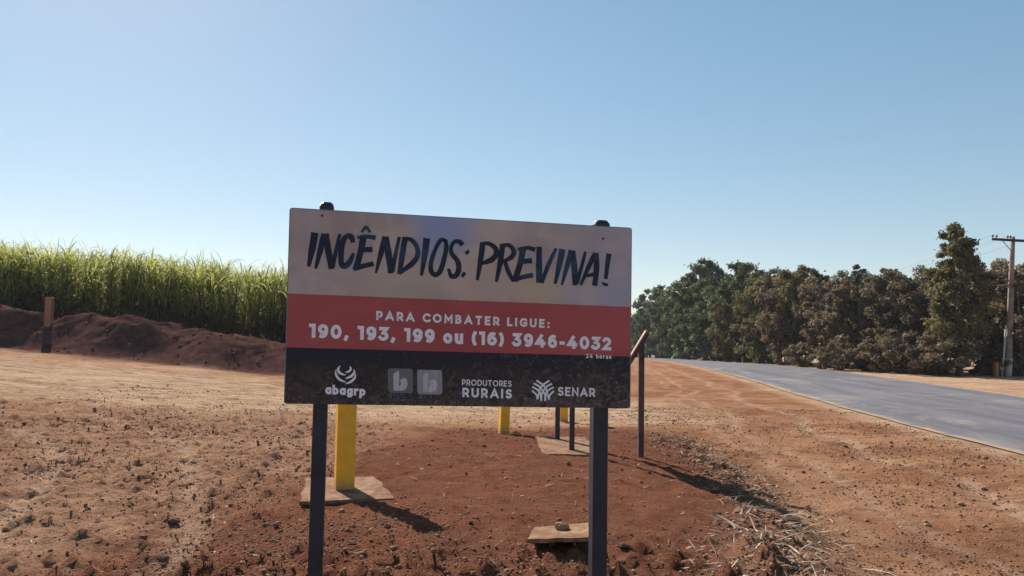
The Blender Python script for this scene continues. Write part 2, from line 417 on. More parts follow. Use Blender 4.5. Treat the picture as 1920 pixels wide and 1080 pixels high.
# stroke glyphs: list of (points, closed), y up 0..1, centre lines; W = advance width of the centre-line box
def G(ch):
    E = ell
    T = {
     '1': (.26, [([(0, 1), (.26, 1), (.26, 0)], 0)]),
     '2': (.56, [(E(.26, .71, .28, .29, 155, -35) + [(0, 0), (.58, 0)], 0)]),
     '3': (.56, [([(.02, 1), (.52, 1), (.26, .6)] + E(.24, .3, .31, .3, 80, -150)[1:], 0)]),
     '4': (.68, [([(.42, 1), (0, .26), (.68, .26)], 0), ([(.5, .5), (.5, 0)], 0)]),
     '6': (.58, [(E(.29, .31, .29, .31, 0, 360)[:-1], 1), ([(.02, .36)] + E(.34, .5, .33, .5, 190, 70, 8), 0)]),
     '9': (.58, [(E(.29, .69, .29, .31, 0, 360)[:-1], 1), ([(.56, .64)] + E(.24, .5, .33, .5, 10, -110, 8), 0)]),
     '0': (.64, [(E(.32, .5, .32, .5, 0, 360, 18)[:-1], 1)]),
     ',': (.08, [([(.07, .06), (.0, -.16)], 0)]), ':': (.04, [([(.02, .0), (.02, .04)], 0), ([(.02, .56), (.02, .60)], 0)]),
     '-': (.24, [([(.0, .38), (.24, .38)], 0)]), '(': (.16, [(E(.36, .46, .34, .66, 125, 235, 8), 0)]), ')': (.16, [(E(-.2, .46, .34, .66, 55, -55, 8), 0)]),
     'P': (.52, [([(0, 0), (0, 1), (.28, 1)] + E(.28, .68, .26, .32, 90, -90, 8) + [(0, .36)], 0)]),
     'R': (.54, [([(0, 0), (0, 1), (.28, 1)] + E(.28, .68, .26, .32, 90, -90, 8) + [(0, .36)], 0), ([(.28, .36), (.55, 0)], 0)]),
     'A': (.80, [([(0, 0), (.4, 1), (.8, 0)], 0), ([(.15, .28), (.65, .28)], 0)]),
     'C': (.66, [(E(.42, .5, .42, .5, 42, 318, 14), 0)]), 'O': (.86, [(E(.43, .5, .43, .5, 0, 360, 18)[:-1], 1)]),
     'M': (.78, [([(0, 0), (0, 1), (.39, .32), (.78, 1), (.78, 0)], 0)]), 'N': (.64, [([(0, 0), (0, 1), (.64, 0), (.64, 1)], 0)]),
     'B': (.54, [([(0, 0), (0, 1), (.26, 1)] + E(.26, .76, .23, .24, 90, -90, 7) + [(0, .52)], 0), ([(.2, .52)] + E(.28, .26, .25, .26, 90, -90, 7) + [(0, 0)], 0)]),
     'T': (.62, [([(0, 1), (.62, 1)], 0), ([(.31, 1), (.31, 0)], 0)]), 'E': (.48, [([(.48, 1), (0, 1), (0, 0), (.48, 0)], 0), ([(0, .51), (.42, .51)], 0)]),
     'L': (.44, [([(0, 1), (0, 0), (.44, 0)], 0)]), 'I': (.0, [([(0, 0), (0, 1)], 0)]),
     'G': (.72, [(E(.42, .5, .42, .5, 48, 318, 14) + [(.72, .45), (.46, .45)], 0)]),
     'U': (.64, [([(0, 1), (0, .34)] + E(.32, .33, .32, .33, 180, 360, 10) + [(.64, 1)], 0)]),
     'S': (.54, [(E(.28, .75, .25, .25, 40, 262, 10) + E(.27, .26, .27, .26, 80, -145, 10), 0)]),
     'D': (.68, [([(0, 0), (0, 1), (.26, 1)] + E(.26, .5, .42, .5, 90, -90, 12) + [(0, 0)], 0)]),
     'F': (.46, [([(.46, 1), (0, 1), (0, 0)], 0), ([(0, .48), (.4, .48)], 0)]),
     'o': (.54, [(E(.27, .35, .27, .35, 0, 360)[:-1], 1)]), 'u': (.46, [([(0, .72), (0, .28)] + E(.23, .25, .23, .26, 180, 360, 8) + [(.46, .72)], 0), ([(.46, .4), (.46, 0)], 0)]),
     'h': (.46, [([(0, 0), (0, 1.05)], 0), ([(0, .4)] + E(.23, .42, .23, .28, 170, 0, 8) + [(.46, 0)], 0)]),
     'r': (.26, [([(0, 0), (0, .72)], 0), ([(0, .38), (.1, .62), (.28, .68)], 0)]),
     'a': (.46, [(E(.23, .34, .23, .34, 0, 360)[:-1], 1), ([(.46, .7), (.46, 0)], 0)]),
     's': (.40, [(E(.2, .53, .19, .17, 40, 262, 8) + E(.2, .18, .2, .18, 80, -145, 8), 0)]),
     'b': (.46, [(E(.23, .34, .23, .34, 0, 360)[:-1], 1), ([(0, 1.1), (0, 0)], 0)]),
     'g': (.46, [(E(.23, .36, .23, .32, 0, 360)[:-1], 1), ([(.46, .7), (.46, -.1)] + E(.23, -.1, .23, .22, 0, -150, 7)[1:], 0)]),
     'p': (.46, [(E(.23, .34, .23, .34, 0, 360)[:-1], 1), ([(0, .7), (0, -.36)], 0)]),
    }
    return T[ch]
def text(ink, s, pl, pr, capl, capr, weight, track=.2, xs=None):
    """lay a line of letters between two photo points on the base line; capl, capr = cap height in photo pixels at each end"""
    a = buv(*pl); b = buv(*pr)
    h = (np.linalg.norm(buv(pl[0], pl[1] - capl) - a) + np.linalg.norm(buv(pr[0], pr[1] - capr) - b)) / 2
    w = weight; ih = 1 - w; L = 0
    for ch in s: L += (.30 if ch == ' ' else G(ch)[0] * ih + w) + track
    L -= track
    ex = (b - a) / L; up = np.array([0, -1.0]) * h
    x = 0; ww = w * h
    for ch in s:
        if ch == ' ': x += .30 + track; continue
        W_, st = G(ch)
        for pts, cl in st:
            q = [a + ex * (x + w / 2 + p[0] * ih) + up * (w / 2 + p[1] * ih) for p in pts]
            ink.stroke(q, ww * (.92), bool(cl), capx=ww * .42 if not cl else 0)
        x += W_ * ih + w + track

base_pt = at(850, 1079); root = empty('information_sign', (float((P[2] + P[3])[0] / 2), float((P[2] + P[3])[1] / 2), 0.0),
    'large fire prevention sign with smoke, red and black bands on two dark steel posts', 'sign')
root.location.z = float(ground_z(root.location.x, root.location.y))
RL = np.array(root.location)
# board body with rounded corners, front face carries the printed bands
def rounded(w, h, r, n=4):
    out = []
    for cx, cy, a0 in ((w - r, r, -90), (w - r, h - r, 0), (r, h - r, 90), (r, r, 180)):
        out += [(cx + r * math.cos(math.radians(a0 + 90 * i / n)), cy + r * math.sin(math.radians(a0 + 90 * i / n))) for i in range(n + 1)]
    return out
ol = rounded(BW, BHt, .014); nO = len(ol)
steel = simple('dark_steel', (.017, .020, .032), .5, .35, 6, .5, .12, 0.0, ((.10, .06, .04), 9, .62, .5))
edge_m = simple('board_edge', (.22, .23, .27), .5, .15, 20, .4, .05)
mb = MB(); Vb = [bpt(u, v, -.001) - RL for u, v in ol] + [bpt(u, v, -.022) - RL for u, v in ol]
mb.add(Vb, [tuple(range(2 * nO - 1, nO - 1, -1))] + [(i, (i + 1) % nO, nO + (i + 1) % nO, nO + i) for i in range(nO)])
board = mb.build('board', edge_m, root)
pm = NM('printed_face', .5, .25); uvn = pm.coord('UV'); sep = pm.n('SeparateXYZ'); pm.t.links.new(uvn, sep.inputs[0]); U_, V_ = sep.outputs[0], sep.outputs[1]
q1 = pm.noise(pm.scale(uvn, (1.8, 1.0, 1), .2), 1.6, 5, .55, .7); q2 = pm.noise(pm.scale(uvn, (1.9, 1.1, 1), -.5), 2.7, 4, .55, .8)
sm = pm.mix(pm.rng(q1, .35, .65), (.42, .305, .285), (.58, .465, .435))
sm = pm.mix(pm.rng(q2, .47, .62, 0, .6), sm, (.62, .45, .36))
def blob(cu, cv, ru, rv):
    a_ = pm.math('DIVIDE', pm.math('SUBTRACT', U_, cu), ru); b_ = pm.math('DIVIDE', pm.math('SUBTRACT', V_, cv), rv)
    return pm.rng(pm.math('ADD', pm.math('ADD', pm.math('MULTIPLY', a_, a_), pm.math('MULTIPLY', b_, b_)), pm.math('MULTIPLY', pm.math('SUBTRACT', q2, .5), 1.8)), .0, 1.2, 1, 0)
sm = pm.mix(pm.math('MULTIPLY', blob(.43, .02, .13, .26), .85), sm, (.30, .35, .60))
sm = pm.mix(pm.math('MULTIPLY', blob(.97, .40, .10, .2), .6), sm, (.34, .33, .42))
sm = pm.mix(pm.rng(U_, .55, 1.0, 0, .45), sm, (.42, .42, .50))
sm = pm.mix(pm.math('MULTIPLY', blob(.70, .36, .10, .12), .7), sm, (.62, .45, .30))
sm = pm.mix(pm.math('MULTIPLY', blob(.33, .37, .16, .12), .6), sm, (.52, .42, .31))
rd = pm.mix(pm.rng(q1, .3, .7), (.40, .078, .078), (.49, .105, .10))
s1 = pm.noise(pm.scale(uvn, (40, 26, 1)), 1.0, 5, .75, 1.2); s2 = pm.noise(pm.scale(uvn, (95, 75, 1)), 1.0, 3, .7, .6)
dens = pm.math('ADD', pm.math('MULTIPLY', pm.rng(V_, .72, 1.0, -.02, .10, False), 1.0), pm.rng(U_, .3, 1.0, 0, .07, False))
bk = pm.mix(pm.rng(V_, .72, .84), (.020, .024, .038), (.034, .027, .029))
s3 = pm.noise(pm.scale(uvn, (9, 7, 1)), 1.0, 4, .7, .8)
bk = pm.mix(pm.math('MULTIPLY', pm.rng(s3, .42, .62), pm.rng(V_, .76, .9)), bk, (.075, .052, .048))
bk = pm.mix(pm.rng(pm.math('ADD', s1, dens), .56, .72, 0, .85), bk, (.13, .092, .085))
bk = pm.mix(pm.math('MULTIPLY', pm.rng(pm.math('ADD', s2, dens), .66, .80, 0, .8), pm.rng(s1, .42, .56)), bk, (.27, .22, .22))
cc = pm.mix(pm.math('GREATER_THAN', V_, .4405), sm, rd); cc = pm.mix(pm.math('GREATER_THAN', V_, .7145), cc, bk)
eu = pm.math('MINIMUM', pm.math('MULTIPLY', pm.math('MINIMUM', U_, pm.math('SUBTRACT', 1.0, U_)), BW), pm.math('MULTIPLY', V_, BHt))
cc = pm.mix(pm.math('LESS_THAN', eu, .0045), cc, (.20, .205, .25))
pm.base(cc); pm.bump(pm.noise(pm.coord(), 7, 3), .15, .004)
fm = mesh('printed_face', [bpt(u, v, 0) - RL for u, v in ol], [tuple(range(nO))], pm.m)
if (fm.polygons[0].normal @ Vector(BN)) < 0: fm.flip_normals()
uvl = fm.uv_layers.new(name='UVMap')
for lp in fm.loops: u, v = ol[lp.vertex_index]; uvl.data[lp.index].uv = (u / BW, v / BHt)
link('printed_face', fm, root)
# posts
def board_y_at(px, py): return bpt(*buv(px, py))
for (pxl, pxr, ptx, pty) in ((580, 607, 604, 381), (1110, 1137.5, 1131, 415)):
    wpx = buv(pxr, 762) - buv(pxl, 762); w = abs(wpx[0]) * 1.0
    u = buv((pxl + pxr) / 2, 762)[0]; ctr = bpt(u, .5, -.024 - w / 2)
    top = at_depth(ptx, pty, ctr[1]).z - .012; gz = float(ground_z(ctr[0], ctr[1])) - .25
    ang = math.atan2(hu[1], hu[0]); M = Matrix.Rotation(ang, 3, 'Z')
    pb = MB(); pb.box((ctr[0] - RL[0], ctr[1] - RL[1], (top + gz) / 2 - RL[2]), (w, w, top - gz), M, .004); po = pb.build('post', steel, root)
    cb = MB(); cb.box((ctr[0] - RL[0], ctr[1] - RL[1], top + .004 - RL[2]), (w * .9, w * .9, .022), M, .011); cb.build('cap', steel, po)
    bolt = MB(); u2, v2 = buv(ptx, pty + 22)
    bolt.tube([bpt(u2, v2, .0) - RL, bpt(u2, v2, .004) - RL], [.0065, .0055], 10); bolt.build('bolt', simple('bolt_head', (.10, .07, .07), .5), root)
    u3, v3 = buv(ptx - 4, 745 if ptx < 800 else 752)
# headline in brush strokes
rnd = random.Random(5)
hl = Ink()
def z1(p): return buv(520 + p[0] / 5.4, 370 + p[1] / 5.4)
def z2(p): return buv(860 + p[0] / 5.4, 370 + p[1] / 5.4)
PXM = BW / 645.0
def dens_(pts, wd, cl=False):
    """resample a brush stroke smoothly (Catmull-Rom) so that its edges curve"""
    P_ = [np.array(p, float) for p in pts]; N = len(P_)
    if N == 2: 
        ts = np.linspace(0, 1, 6); return [P_[0] * (1 - t) + P_[1] * t for t in ts], [wd[0] * (1 - t) + wd[-1] * t for t in ts]
    out, ow = [], []
    for i in range(N - 1):
        a0 = P_[max(i - 1, 0)]; b0 = P_[i]; c0 = P_[i + 1]; d0 = P_[min(i + 2, N - 1)]
        for t in np.linspace(0, 1, 5)[:-1]:
            out.append(.5 * ((2 * b0) + (c0 - a0) * t + (2 * a0 - 5 * b0 + 4 * c0 - d0) * t * t + (3 * b0 - a0 - 3 * c0 + d0) * t ** 3)); ow.append(wd[i] * (1 - t) + wd[i + 1] * t)
    out.append(P_[-1]); ow.append(wd[-1]); return out, ow
def brush(zf, pts, wd):
    if len(wd) != len(pts): wd = list(np.interp(np.linspace(0, 1, len(pts)), np.linspace(0, 1, len(wd)), wd))
    pts, wd = dens_(pts, wd)
    # tapered, slightly skewed ends
    hl.stroke([zf(p) for p in pts], [w * 1.10 / 5.4 * PXM for w in wd], False, .05, rnd, capx=1.2 * PXM)
for p, w in [
    ([(375, 360), (345, 520), (308, 690)], (62, 58, 30)),
    ([(468, 368), (425, 540), (378, 712)], (50, 50, 22)), ([(482, 368), (510, 540), (535, 712)], (58, 60, 44)), ([(628, 368), (590, 520), (545, 700)], (28, 34, 44)),
    ([(760, 440), (745, 390), (700, 382), (658, 440), (637, 560), (640, 660), (675, 685), (725, 640), (762, 560)], (40, 52, 44, 50, 50, 50, 56, 48, 26)),
    ([(868, 385), (835, 540), (785, 712)], (62, 52, 58)), ([(812, 395), (900, 382), (985, 395)], (26, 34, 44)), ([(845, 520), (950, 512)], (44, 50)), ([(765, 715), (850, 685), (960, 658)], (34, 44, 46)),
    ([(855, 335), (895, 288), (932, 338)], (24, 30, 26)),
    ([(1085, 385), (1040, 560), (988, 745)], (50, 48, 18)), ([(1092, 388), (1120, 560), (1138, 745)], (58, 62, 46)), ([(1230, 388), (1190, 560), (1150, 725)], (28, 34, 50)),
    ([(1288, 392), (1260, 560), (1225, 752)], (52, 52, 36)), ([(1270, 396), (1350, 408), (1408, 480), (1412, 570), (1355, 650), (1290, 700), (1228, 745)], (30, 38, 44, 44, 50, 42, 34)),
    ([(1510, 396), (1485, 560), (1450, 762)], (62, 56, 26)),
    ([(1700, 410), (1650, 408), (1595, 500), (1552, 620), (1548, 720), (1590, 758), (1640, 720), (1680, 600), (1706, 480), (1700, 410)], (30, 38, 36, 40, 44, 44, 48, 44, 42, 34)),
    ([(1868, 448), (1835, 418), (1785, 425), (1752, 490), (1765, 550), (1815, 610), (1830, 690), (1800, 762), (1752, 768), (1725, 700)], (50, 44, 36, 34, 40, 48, 50, 48, 44, 26)),
  ]: brush(z1, p, w)
for p, w in [
    ([(74, 518), (90, 532)], (46, 46)), ([(30, 745), (47, 758)], (50, 50)),
    ([(240, 432), (215, 600), (180, 800)], (52, 50, 28)), ([(222, 436), (300, 432), (368, 480), (372, 545), (320, 600), (235, 632)], (28, 38, 46, 50, 54, 32)),
    ([(442, 445), (415, 620), (372, 812)], (52, 52, 28)), ([(430, 448), (510, 448), (555, 505), (530, 565), (460, 605)], (30, 38, 46, 46, 30)), ([(458, 600), (490, 700), (540, 805)], (36, 44, 30)),
    ([(650, 470), (618, 620), (560, 800)], (66, 52, 58)), ([(598, 485), (690, 468), (765, 485)], (26, 34, 44)), ([(628, 610), (730, 598)], (44, 50)), ([(545, 800), (640, 765), (740, 745)], (34, 44, 46)),
    ([(812, 462), (808, 640), (805, 815)], (50, 58, 56)), ([(982, 475), (910, 620), (830, 815)], (30, 40, 40)),
    ([(1045, 482), (1012, 640), (968, 822)], (60, 56, 26)),
    ([(1135, 492), (1090, 650), (1035, 835)], (50, 46, 20)), ([(1145, 495), (1165, 660), (1168, 835)], (58, 62, 44)), ([(1278, 505), (1235, 660), (1185, 812)], (28, 34, 48)),
    ([(1378, 515), (1310, 650), (1228, 832)], (44, 46, 24)), ([(1390, 515), (1388, 680), (1368, 835)], (48, 56, 48)), ([(1290, 742), (1395, 718)], (30, 40)),
    ([(1518, 520), (1498, 640), (1482, 765)], (52, 42, 34)), ([(1448, 812), (1470, 825), (1498, 830)], (20, 32, 20)),
  ]: brush(z2, p, w)
ik = NM('headline_ink', .5, .3); vv = ik.coord(); ik.base(ik.mix(ik.rng(ik.noise(vv, 6, 4, .6), .5, .68), (.010, .017, .038), (.020, .058, .110)))
hl.build('headline', ik.m, root)
white = simple('white_print', (.90, .86, .88), .5, .06, 30, .3, 0)
def line(*a):
    k = Ink(); text(k, *a); k.build('lettering', white, root)
line('PARA COMBATER LIGUE:', (701, 597.2), (1027.5, 606.8), 17.9, 16.5, .245, .20)
line('190, 193, 199 ou (16) 3946-4032', (573.5, 632.6), (1142.5, 647.0), 27.2, 25.3, .270, .11)
line('24 horas', (1094.5, 661.4), (1142, 662.6), 8.2, 8.2, .22, .22)
line('abagrp', (602.5, 737.8), (679.5, 740), 17.6, 17.6, .27, .03)
line('PRODUTORES', (860.5, 716.8), (954, 717.8), 11.5, 11.5, .175, .13)
line('RURAIS', (860.5, 739.0), (954.5, 740.2), 18.2, 18.2, .24, .16)
line('SENAR', (1039.8, 733.2), (1110.5, 734.2), 17.2, 16.8, .215, .12)
# emblem with crescent leaves
em = Ink()
def z3(p): return buv(520 + p[0] / 4.909, 560 + p[1] / 4.909)
def z5(p): return buv(980 + p[0] / 12.8, 690 + p[1] / 12.8)
for p, w in [([(553, 608), (532, 640), (548, 675), (600, 694)], (4, 22, 24, 8)), ([(512, 645), (512, 690), (545, 735), (600, 758)], (4, 18, 22, 8)),
             ([(642, 612), (650, 636), (630, 660), (600, 668)], (4, 20, 18, 8)), ([(678, 640), (680, 670), (650, 704), (600, 724)], (4, 22, 24, 10)),
             ([(694, 680), (686, 716), (650, 752), (600, 774)], (4, 18, 22, 8))]:
    q, ww = dens_(p, w); em.stroke([z3(t) for t in q], [k / 4.909 * PXM for k in ww])
em.build('emblem', white, root)
em = Ink()
for p in [[(268, 195), (340, 240), (420, 300), (490, 385), (515, 480), (560, 640)], [(205, 268), (300, 315), (375, 385), (425, 470), (462, 530), (465, 675)],
          [(168, 350), (255, 395), (320, 450), (360, 530), (368, 675)], [(160, 445), (215, 490), (260, 540), (285, 640)]]:
    for mir in (0, 1):
        pp = [((840 - x) if mir else x, y) for x, y in p]; q, ww = dens_(pp, [44] * len(pp)); em.stroke([z5(t) for t in q], [k / 12.8 * PXM for k in ww], capx=.5 * PXM)
em.build('emblem', white, root)
# two rounded grey squares with a pale letter shape and dark outlined initials
def z4(p): return buv(700 + p[0] / 12, 670 + p[1] / 12)
def grey(name, c): 
    m = NM(name, .5, .3); q = m.noise(m.scale(m.coord(), (90, 90, 2)), 1.0, 3, .6); m.base(m.mix(m.rng(q, .35, .65), tuple(k * .78 for k in c), c)); return m.m
sq_pale = grey('square_pale', (.62, .58, .62))
for ox, oy, mt, ini in ((0, 0, grey('square_grey', (.20, .19, .205)), 'UFRA'), (660, 20, grey('square_light', (.38, .35, .38)), 'USA')):
    em = Ink(); x0, y0, x1, y1, rr_ = 262 + ox, 205 + oy, 822 + ox, 755 + oy, 55
    pts = []
    for cx_, cy_, a0 in ((x1 - rr_, y0 + rr_, -90), (x1 - rr_, y1 - rr_, 0), (x0 + rr_, y1 - rr_, 90), (x0 + rr_, y0 + rr_, 180)):
        pts += [z4((cx_ + rr_ * math.cos(math.radians(a0 + 22.5 * i)), cy_ + rr_ * math.sin(math.radians(a0 + 22.5 * i)))) for i in range(5)]
    em.poly(pts); so_ = em.build('logo_square', mt, root)
    em = Ink(); em.k = 20
    em.poly([z4((x + ox, y + oy)) for x, y in [(385, 330), (440, 290), (518, 255), (518, 470), (505, 600), (540, 590), (560, 520), (530, 475), (620, 405), (680, 440), (702, 530), (690, 620), (640, 680), (560, 705), (385, 700)]])
    ob = em.build('letter_shape', sq_pale, root); 
    em = Ink(); em.k = 10
    s0 = 240 + ox * 1.0; a_ = (700 + (s0 + (0 if ox == 0 else 10)) / 12, 670 + 925 / 12); b_ = (700 + (815 + ox) / 12, 670 + 928 / 12)
    text(em, ini, (a_[0] - .5, a_[1] + .5), (b_[0] + .5, b_[1] + .5), 12.5, 12.5, .42, .08)
    em.build('initials_outline', grey('initials_grey', (.20, .19, .21)), root)
    em = Ink(); em.k = 60
    text(em, ini, (a_[0] + .6, a_[1] - .7), (b_[0] - .6, b_[1] - .7), 10.2, 10.2, .24, .22)
    em.build('initials', simple('initials_dark', (.016, .015, .022), .5, .1, 20, .3, 0), root)

# ------------------------------------------------------------------ concrete slabs
conc = simple('dusty_concrete', (.25, .150, .090), .9, .22, 9, .03, .7, 0, ((.15, .072, .040), 4.5, .42, .8))
def slab(name, corners, z, th, label, group=None, tilt=None, wob_=0.018, seed=0):
    """corners: four world xy (counter-clockwise); worn edges"""
    rs = random.Random(seed); cx_ = sum(c[0] for c in corners) / 4; cy_ = sum(c[1] for c in corners) / 4
    ring = []
    for i in range(4):
        a_, b_ = corners[i], corners[(i + 1) % 4]
        for t in (0.02, .12, .3, .5, .7, .88, .98):
            jj = wob_ * (1 if .1 < t < .9 else .6)
            ring.append((a_[0] * (1 - t) + b_[0] * t + rs.uniform(-jj, jj) - cx_, a_[1] * (1 - t) + b_[1] * t + rs.uniform(-jj, jj) - cy_))
    n = len(ring); V = []
    def tz(x, y): return 0 if tilt is None else tilt[0] * x + tilt[1] * y
    for (sc, zz) in ((.80, -th), (1.0, -.025), (.985, 0)):
        for (x, y) in ring: V.append((x * sc, y * sc, zz + tz(x, y)))
    F = [tuple(range(n - 1, -1, -1))]
    for l in range(2): F += [(l * n + i, l * n + (i + 1) % n, (l + 1) * n + (i + 1) % n, (l + 1) * n + i) for i in range(n)]
    F.append(tuple(range(2 * n, 3 * n)))
    o = link(name, mesh(name, V, F, conc), None, (cx_, cy_, z)); o['label'] = label; o['category'] = 'slab'
    if group: o['group'] = group
    return o
def flat(px, py, z):
    d_ = ray(px, py); t = (z - EYE) / d_[2]; return (d_[0] * t, t)
zb = float(smooth_ground(-1.6, 8.0))
Z1 = zb + .075
slab('concrete_slab', [flat(560, 941, Z1), flat(742, 934, Z1), flat(704, 893, Z1), flat(572, 895, Z1)], Z1, .14, 'square sandy concrete slab under the large yellow bollard behind the left sign post', seed=1)
zc = float(smooth_ground(.9, 11)) + .035; 
slab('concrete_slab', [flat(1018, 851, zc), flat(1128, 853, zc), flat(1098, 819, zc), flat(1003, 818, zc)], zc, .12, 'sandy concrete slab the pair of thin dark posts stands on', seed=2)
zd = float(smooth_ground(.5, 6.2)) + .115
slab('concrete_slab', [flat(986, 1009, zd), flat(1112, 1016, zd), flat(1103, 981, zd), flat(1002, 981, zd)], zd, .04, 'small loose concrete block left of the right sign post, stone on top', seed=3, wob_=.02, tilt=(.075, -.06))
# ------------------------------------------------------------------ yellow bollards
def paint(name, c, dirt):
    m = NM(name, .55, .3); v = m.coord(); c1 = m.mix(m.rng(m.noise(v, 9, 5, .7), .35, .7), tuple(k * .85 for k in c), c)
    sp = m.n('SeparateXYZ'); m.t.links.new(v, sp.inputs[0]); hgt = sp.outputs[2]
    low = m.rng(m.math('ADD', hgt, m.math('MULTIPLY', m.noise(v, 14, 4, .7), .12)), .06, .2, .85, 0)
    c1 = m.mix(low, c1, dirt); c1 = m.mix(m.rng(m.noise(v, 34, 5, .75), .64, .72, 0, .6), c1, tuple(k * .5 for k in c))
    m.base(c1); m.bump(m.noise(v, 60, 3), .2, .003); return m.m
yel = paint('yellow_paint', (.86, .43, .035), (.40, .22, .09)); org = paint('orange_paint', (.34, .145, .070), (.30, .14, .07))
def bollard(p, w, h, mat, label, rz=0.0, lean=(0, 0), name='bollard', group='painted square bollards on the dirt yard'):
    r_ = empty(name, p, label, 'bollard', group); r_.rotation_euler = (lean[0], lean[1], rz)
    m = MB(); m.box((0, 0, h / 2 - .05), (w, w, h + .1 - .05), None, .008); m.build('post', mat, r_)
    m = MB(); m.box((0, 0, h - .025), (w * .97, w * .97, .05), None, .022); m.build('cap', mat, r_)
    return r_
p1 = flat(645, 915, Z1); 
bollard((p1[0], p1[1], Z1), .175, 1.48, yel, 'large clean yellow square bollard on a concrete slab, nearest to the front sign', .34)
p2 = at(944, 813); bollard(p2, .155, 1.15, yel, 'yellow square bollard with chipped base seen under the middle of the front sign', .27, (0, .03))
p3 = at(1057, 790); bollard(p3, .16, 1.15, yel, 'farthest yellow bollard, half hidden behind the pair of thin dark posts', 0.0)
p4 = atd(93.5, 26.2); p4 = Vector((p4.x, p4.y, float(ground_z(p4.x, p4.y)) - .02))
bollard(p4, .21, 1.0, org, 'orange square bollard standing in a notch of the red earth bank', .1)
p5 = atd(1866, 40.5); bollard(p5, .20, .78, org, 'small orange bollard beside the utility pole at the wood edge', .2)

# sign seen edge-on behind
pa = flat(1072, 843, zc); pb_ = flat(1045, 823, zc)
r2 = empty('information_sign', ((pa[0] + pb_[0]) / 2, (pa[1] + pb_[1]) / 2, zc), 'sign turned edge-on, only its two thin dark posts showing under the front sign', 'sign')
for q, wq in ((pa, .07), (pb_, .07)):
    m = MB(); m.box((q[0] - r2.location.x, q[1] - r2.location.y, 1.22), (wq, wq, 2.5), None, .004); m.build('post', steel, r2)
m = MB(); dv = Vector((pa[0] - pb_[0], pa[1] - pb_[1], 0)); an = math.atan2(dv.y, dv.x)
m.box((-.05, 0, 2.0), (1.55, .02, .85), Matrix.Rotation(an, 3, 'Z'), .003); m.build('board', edge_m, r2)

# weathered wooden post with a slanting plank
wood = simple('weathered_wood', (.095, .060, .054), .8, .35, 5, .2, .5, 0, ((.30, .20, .14), 6, .6, .6))
wood2 = simple('sunlit_plank', (.36, .25, .17), .8, .3, 6, .2, .4)  # paler than the post: sunlight on the top put into the colour
pp = at(1200, 857); yy = pp.y
r3 = empty('wooden_stand', pp, 'brown wooden stand with a slanted top plank right of the front sign', 'stand')
tp = at_depth(1204, 640, yy)
m = MB(); hgt = tp.z - pp.z; m.box(((tp.x - pp.x) / 2, 0, hgt / 2 - .1), (.074, .074, hgt + .2), None, .004); m.build('post', wood, r3)
a3 = at_depth(1211, 622, yy) - pp; b3 = at_depth(1150, 722, yy - .05) - pp; dirv = (b3 - a3); L3 = dirv.length; dirv.normalize()
sidev = Vector((0, 1, 0)); upv = dirv.cross(sidev).normalized()
if upv.z < 0: upv = -upv
M3 = Matrix((dirv, sidev, upv)).transposed()
mid = (a3 + b3) / 2
m = MB(); m.box(mid - upv * .03, (L3, .07, .050), M3, .004); m.build('beam', wood, r3)
m = MB(); m.box(mid + upv * .006 - Vector((0, .0, 0)), (L3 + .03, .12, .016), M3, .004); m.build('plank', wood2, r3)

# ------------------------------------------------------------------ utility poles and wires
pole_m = simple('weathered_pole', (.27, .20, .165), .85, .3, 3, .2, .4, 0, ((.15, .11, .09), 2.2, .52, .6)); dark_m = simple('dark_timber', (.035, .030, .032), .8, .3, 6)
lime = simple('lime_wash', (.50, .46, .45), .85, .15, 8, .2, .3); ins_m = simple('insulator', (.05, .035, .035), .3, .2, 20, .5, 0)
def utility_pole(base, top, rad, label, arm_dir, arm=1.15, arms=True, white=1.0):
    r_ = empty('utility_pole', base, label, 'utility pole', 'utility poles along the far road side'); T = Vector(top) - Vector(base); H = T.length; ax = T.normalized()
    m = MB(); ks = np.linspace(0, 1, 8); m.tube([tuple(ax * (H * k) - Vector((0, 0, .3 if k == 0 else 0))) for k in ks], [rad * (1 - .42 * k) for k in ks], 12); m.build('pole', pole_m, r_, True)
    m = MB(); ks = np.linspace(0, 1, 3); m.tube([tuple(ax * (white * k)) for k in ks], [rad * 1.025 * (1 - .42 * k * white / H) for k in ks], 12); m.build('painted_base', lime, r_, True)
    tips = []
    if arms:
        ad = Vector(arm_dir).normalized(); ad = (ad - ax * ad.dot(ax)).normalized(); fr = ad.cross(ax).normalized(); c_ = ax * (H - .22)
        Mx = Matrix((ad, fr, ax)).transposed()
        off = fr * (rad * .62 + .05); off = off if off.y < 0 else -off
        m = MB(); m.box(c_ + off, (2 * arm, .10, .13), Mx, .01); ca = m.build('crossarm', dark_m, r_)
        for s_ in (-1,):
            m = MB(); m.tube([tuple(c_ + off + ad * s_ * .62 - ax * .05), tuple(off * .9 + ax * (H - .95))], .022, 6); m.build('brace', pole_m, r_)
        for t in (-.97, -.80, -.30, -.18, .62, .80):
            m = MB(); q = c_ + off + ad * (arm * t) + ax * .065
            m.tube([tuple(q), tuple(q + ax * .05), tuple(q + ax * .055), tuple(q + ax * .10), tuple(q + ax * .11), tuple(q + ax * .17), tuple(q + ax * .19)], [.012, .012, .05, .042, .06, .045, .02], 8)
            m.build('insulator', ins_m, r_, True); tips.append(Vector(base) + q + ax * .17)
    return r_, tips
pb0 = atd(1888, 41.0); 
top0 = at_depth(1899, 444, 41.0)
pr, tips = utility_pole(pb0, top0, .19, 'tall timber utility pole with crossarm at the right edge of the picture', (1, -.12, 0))
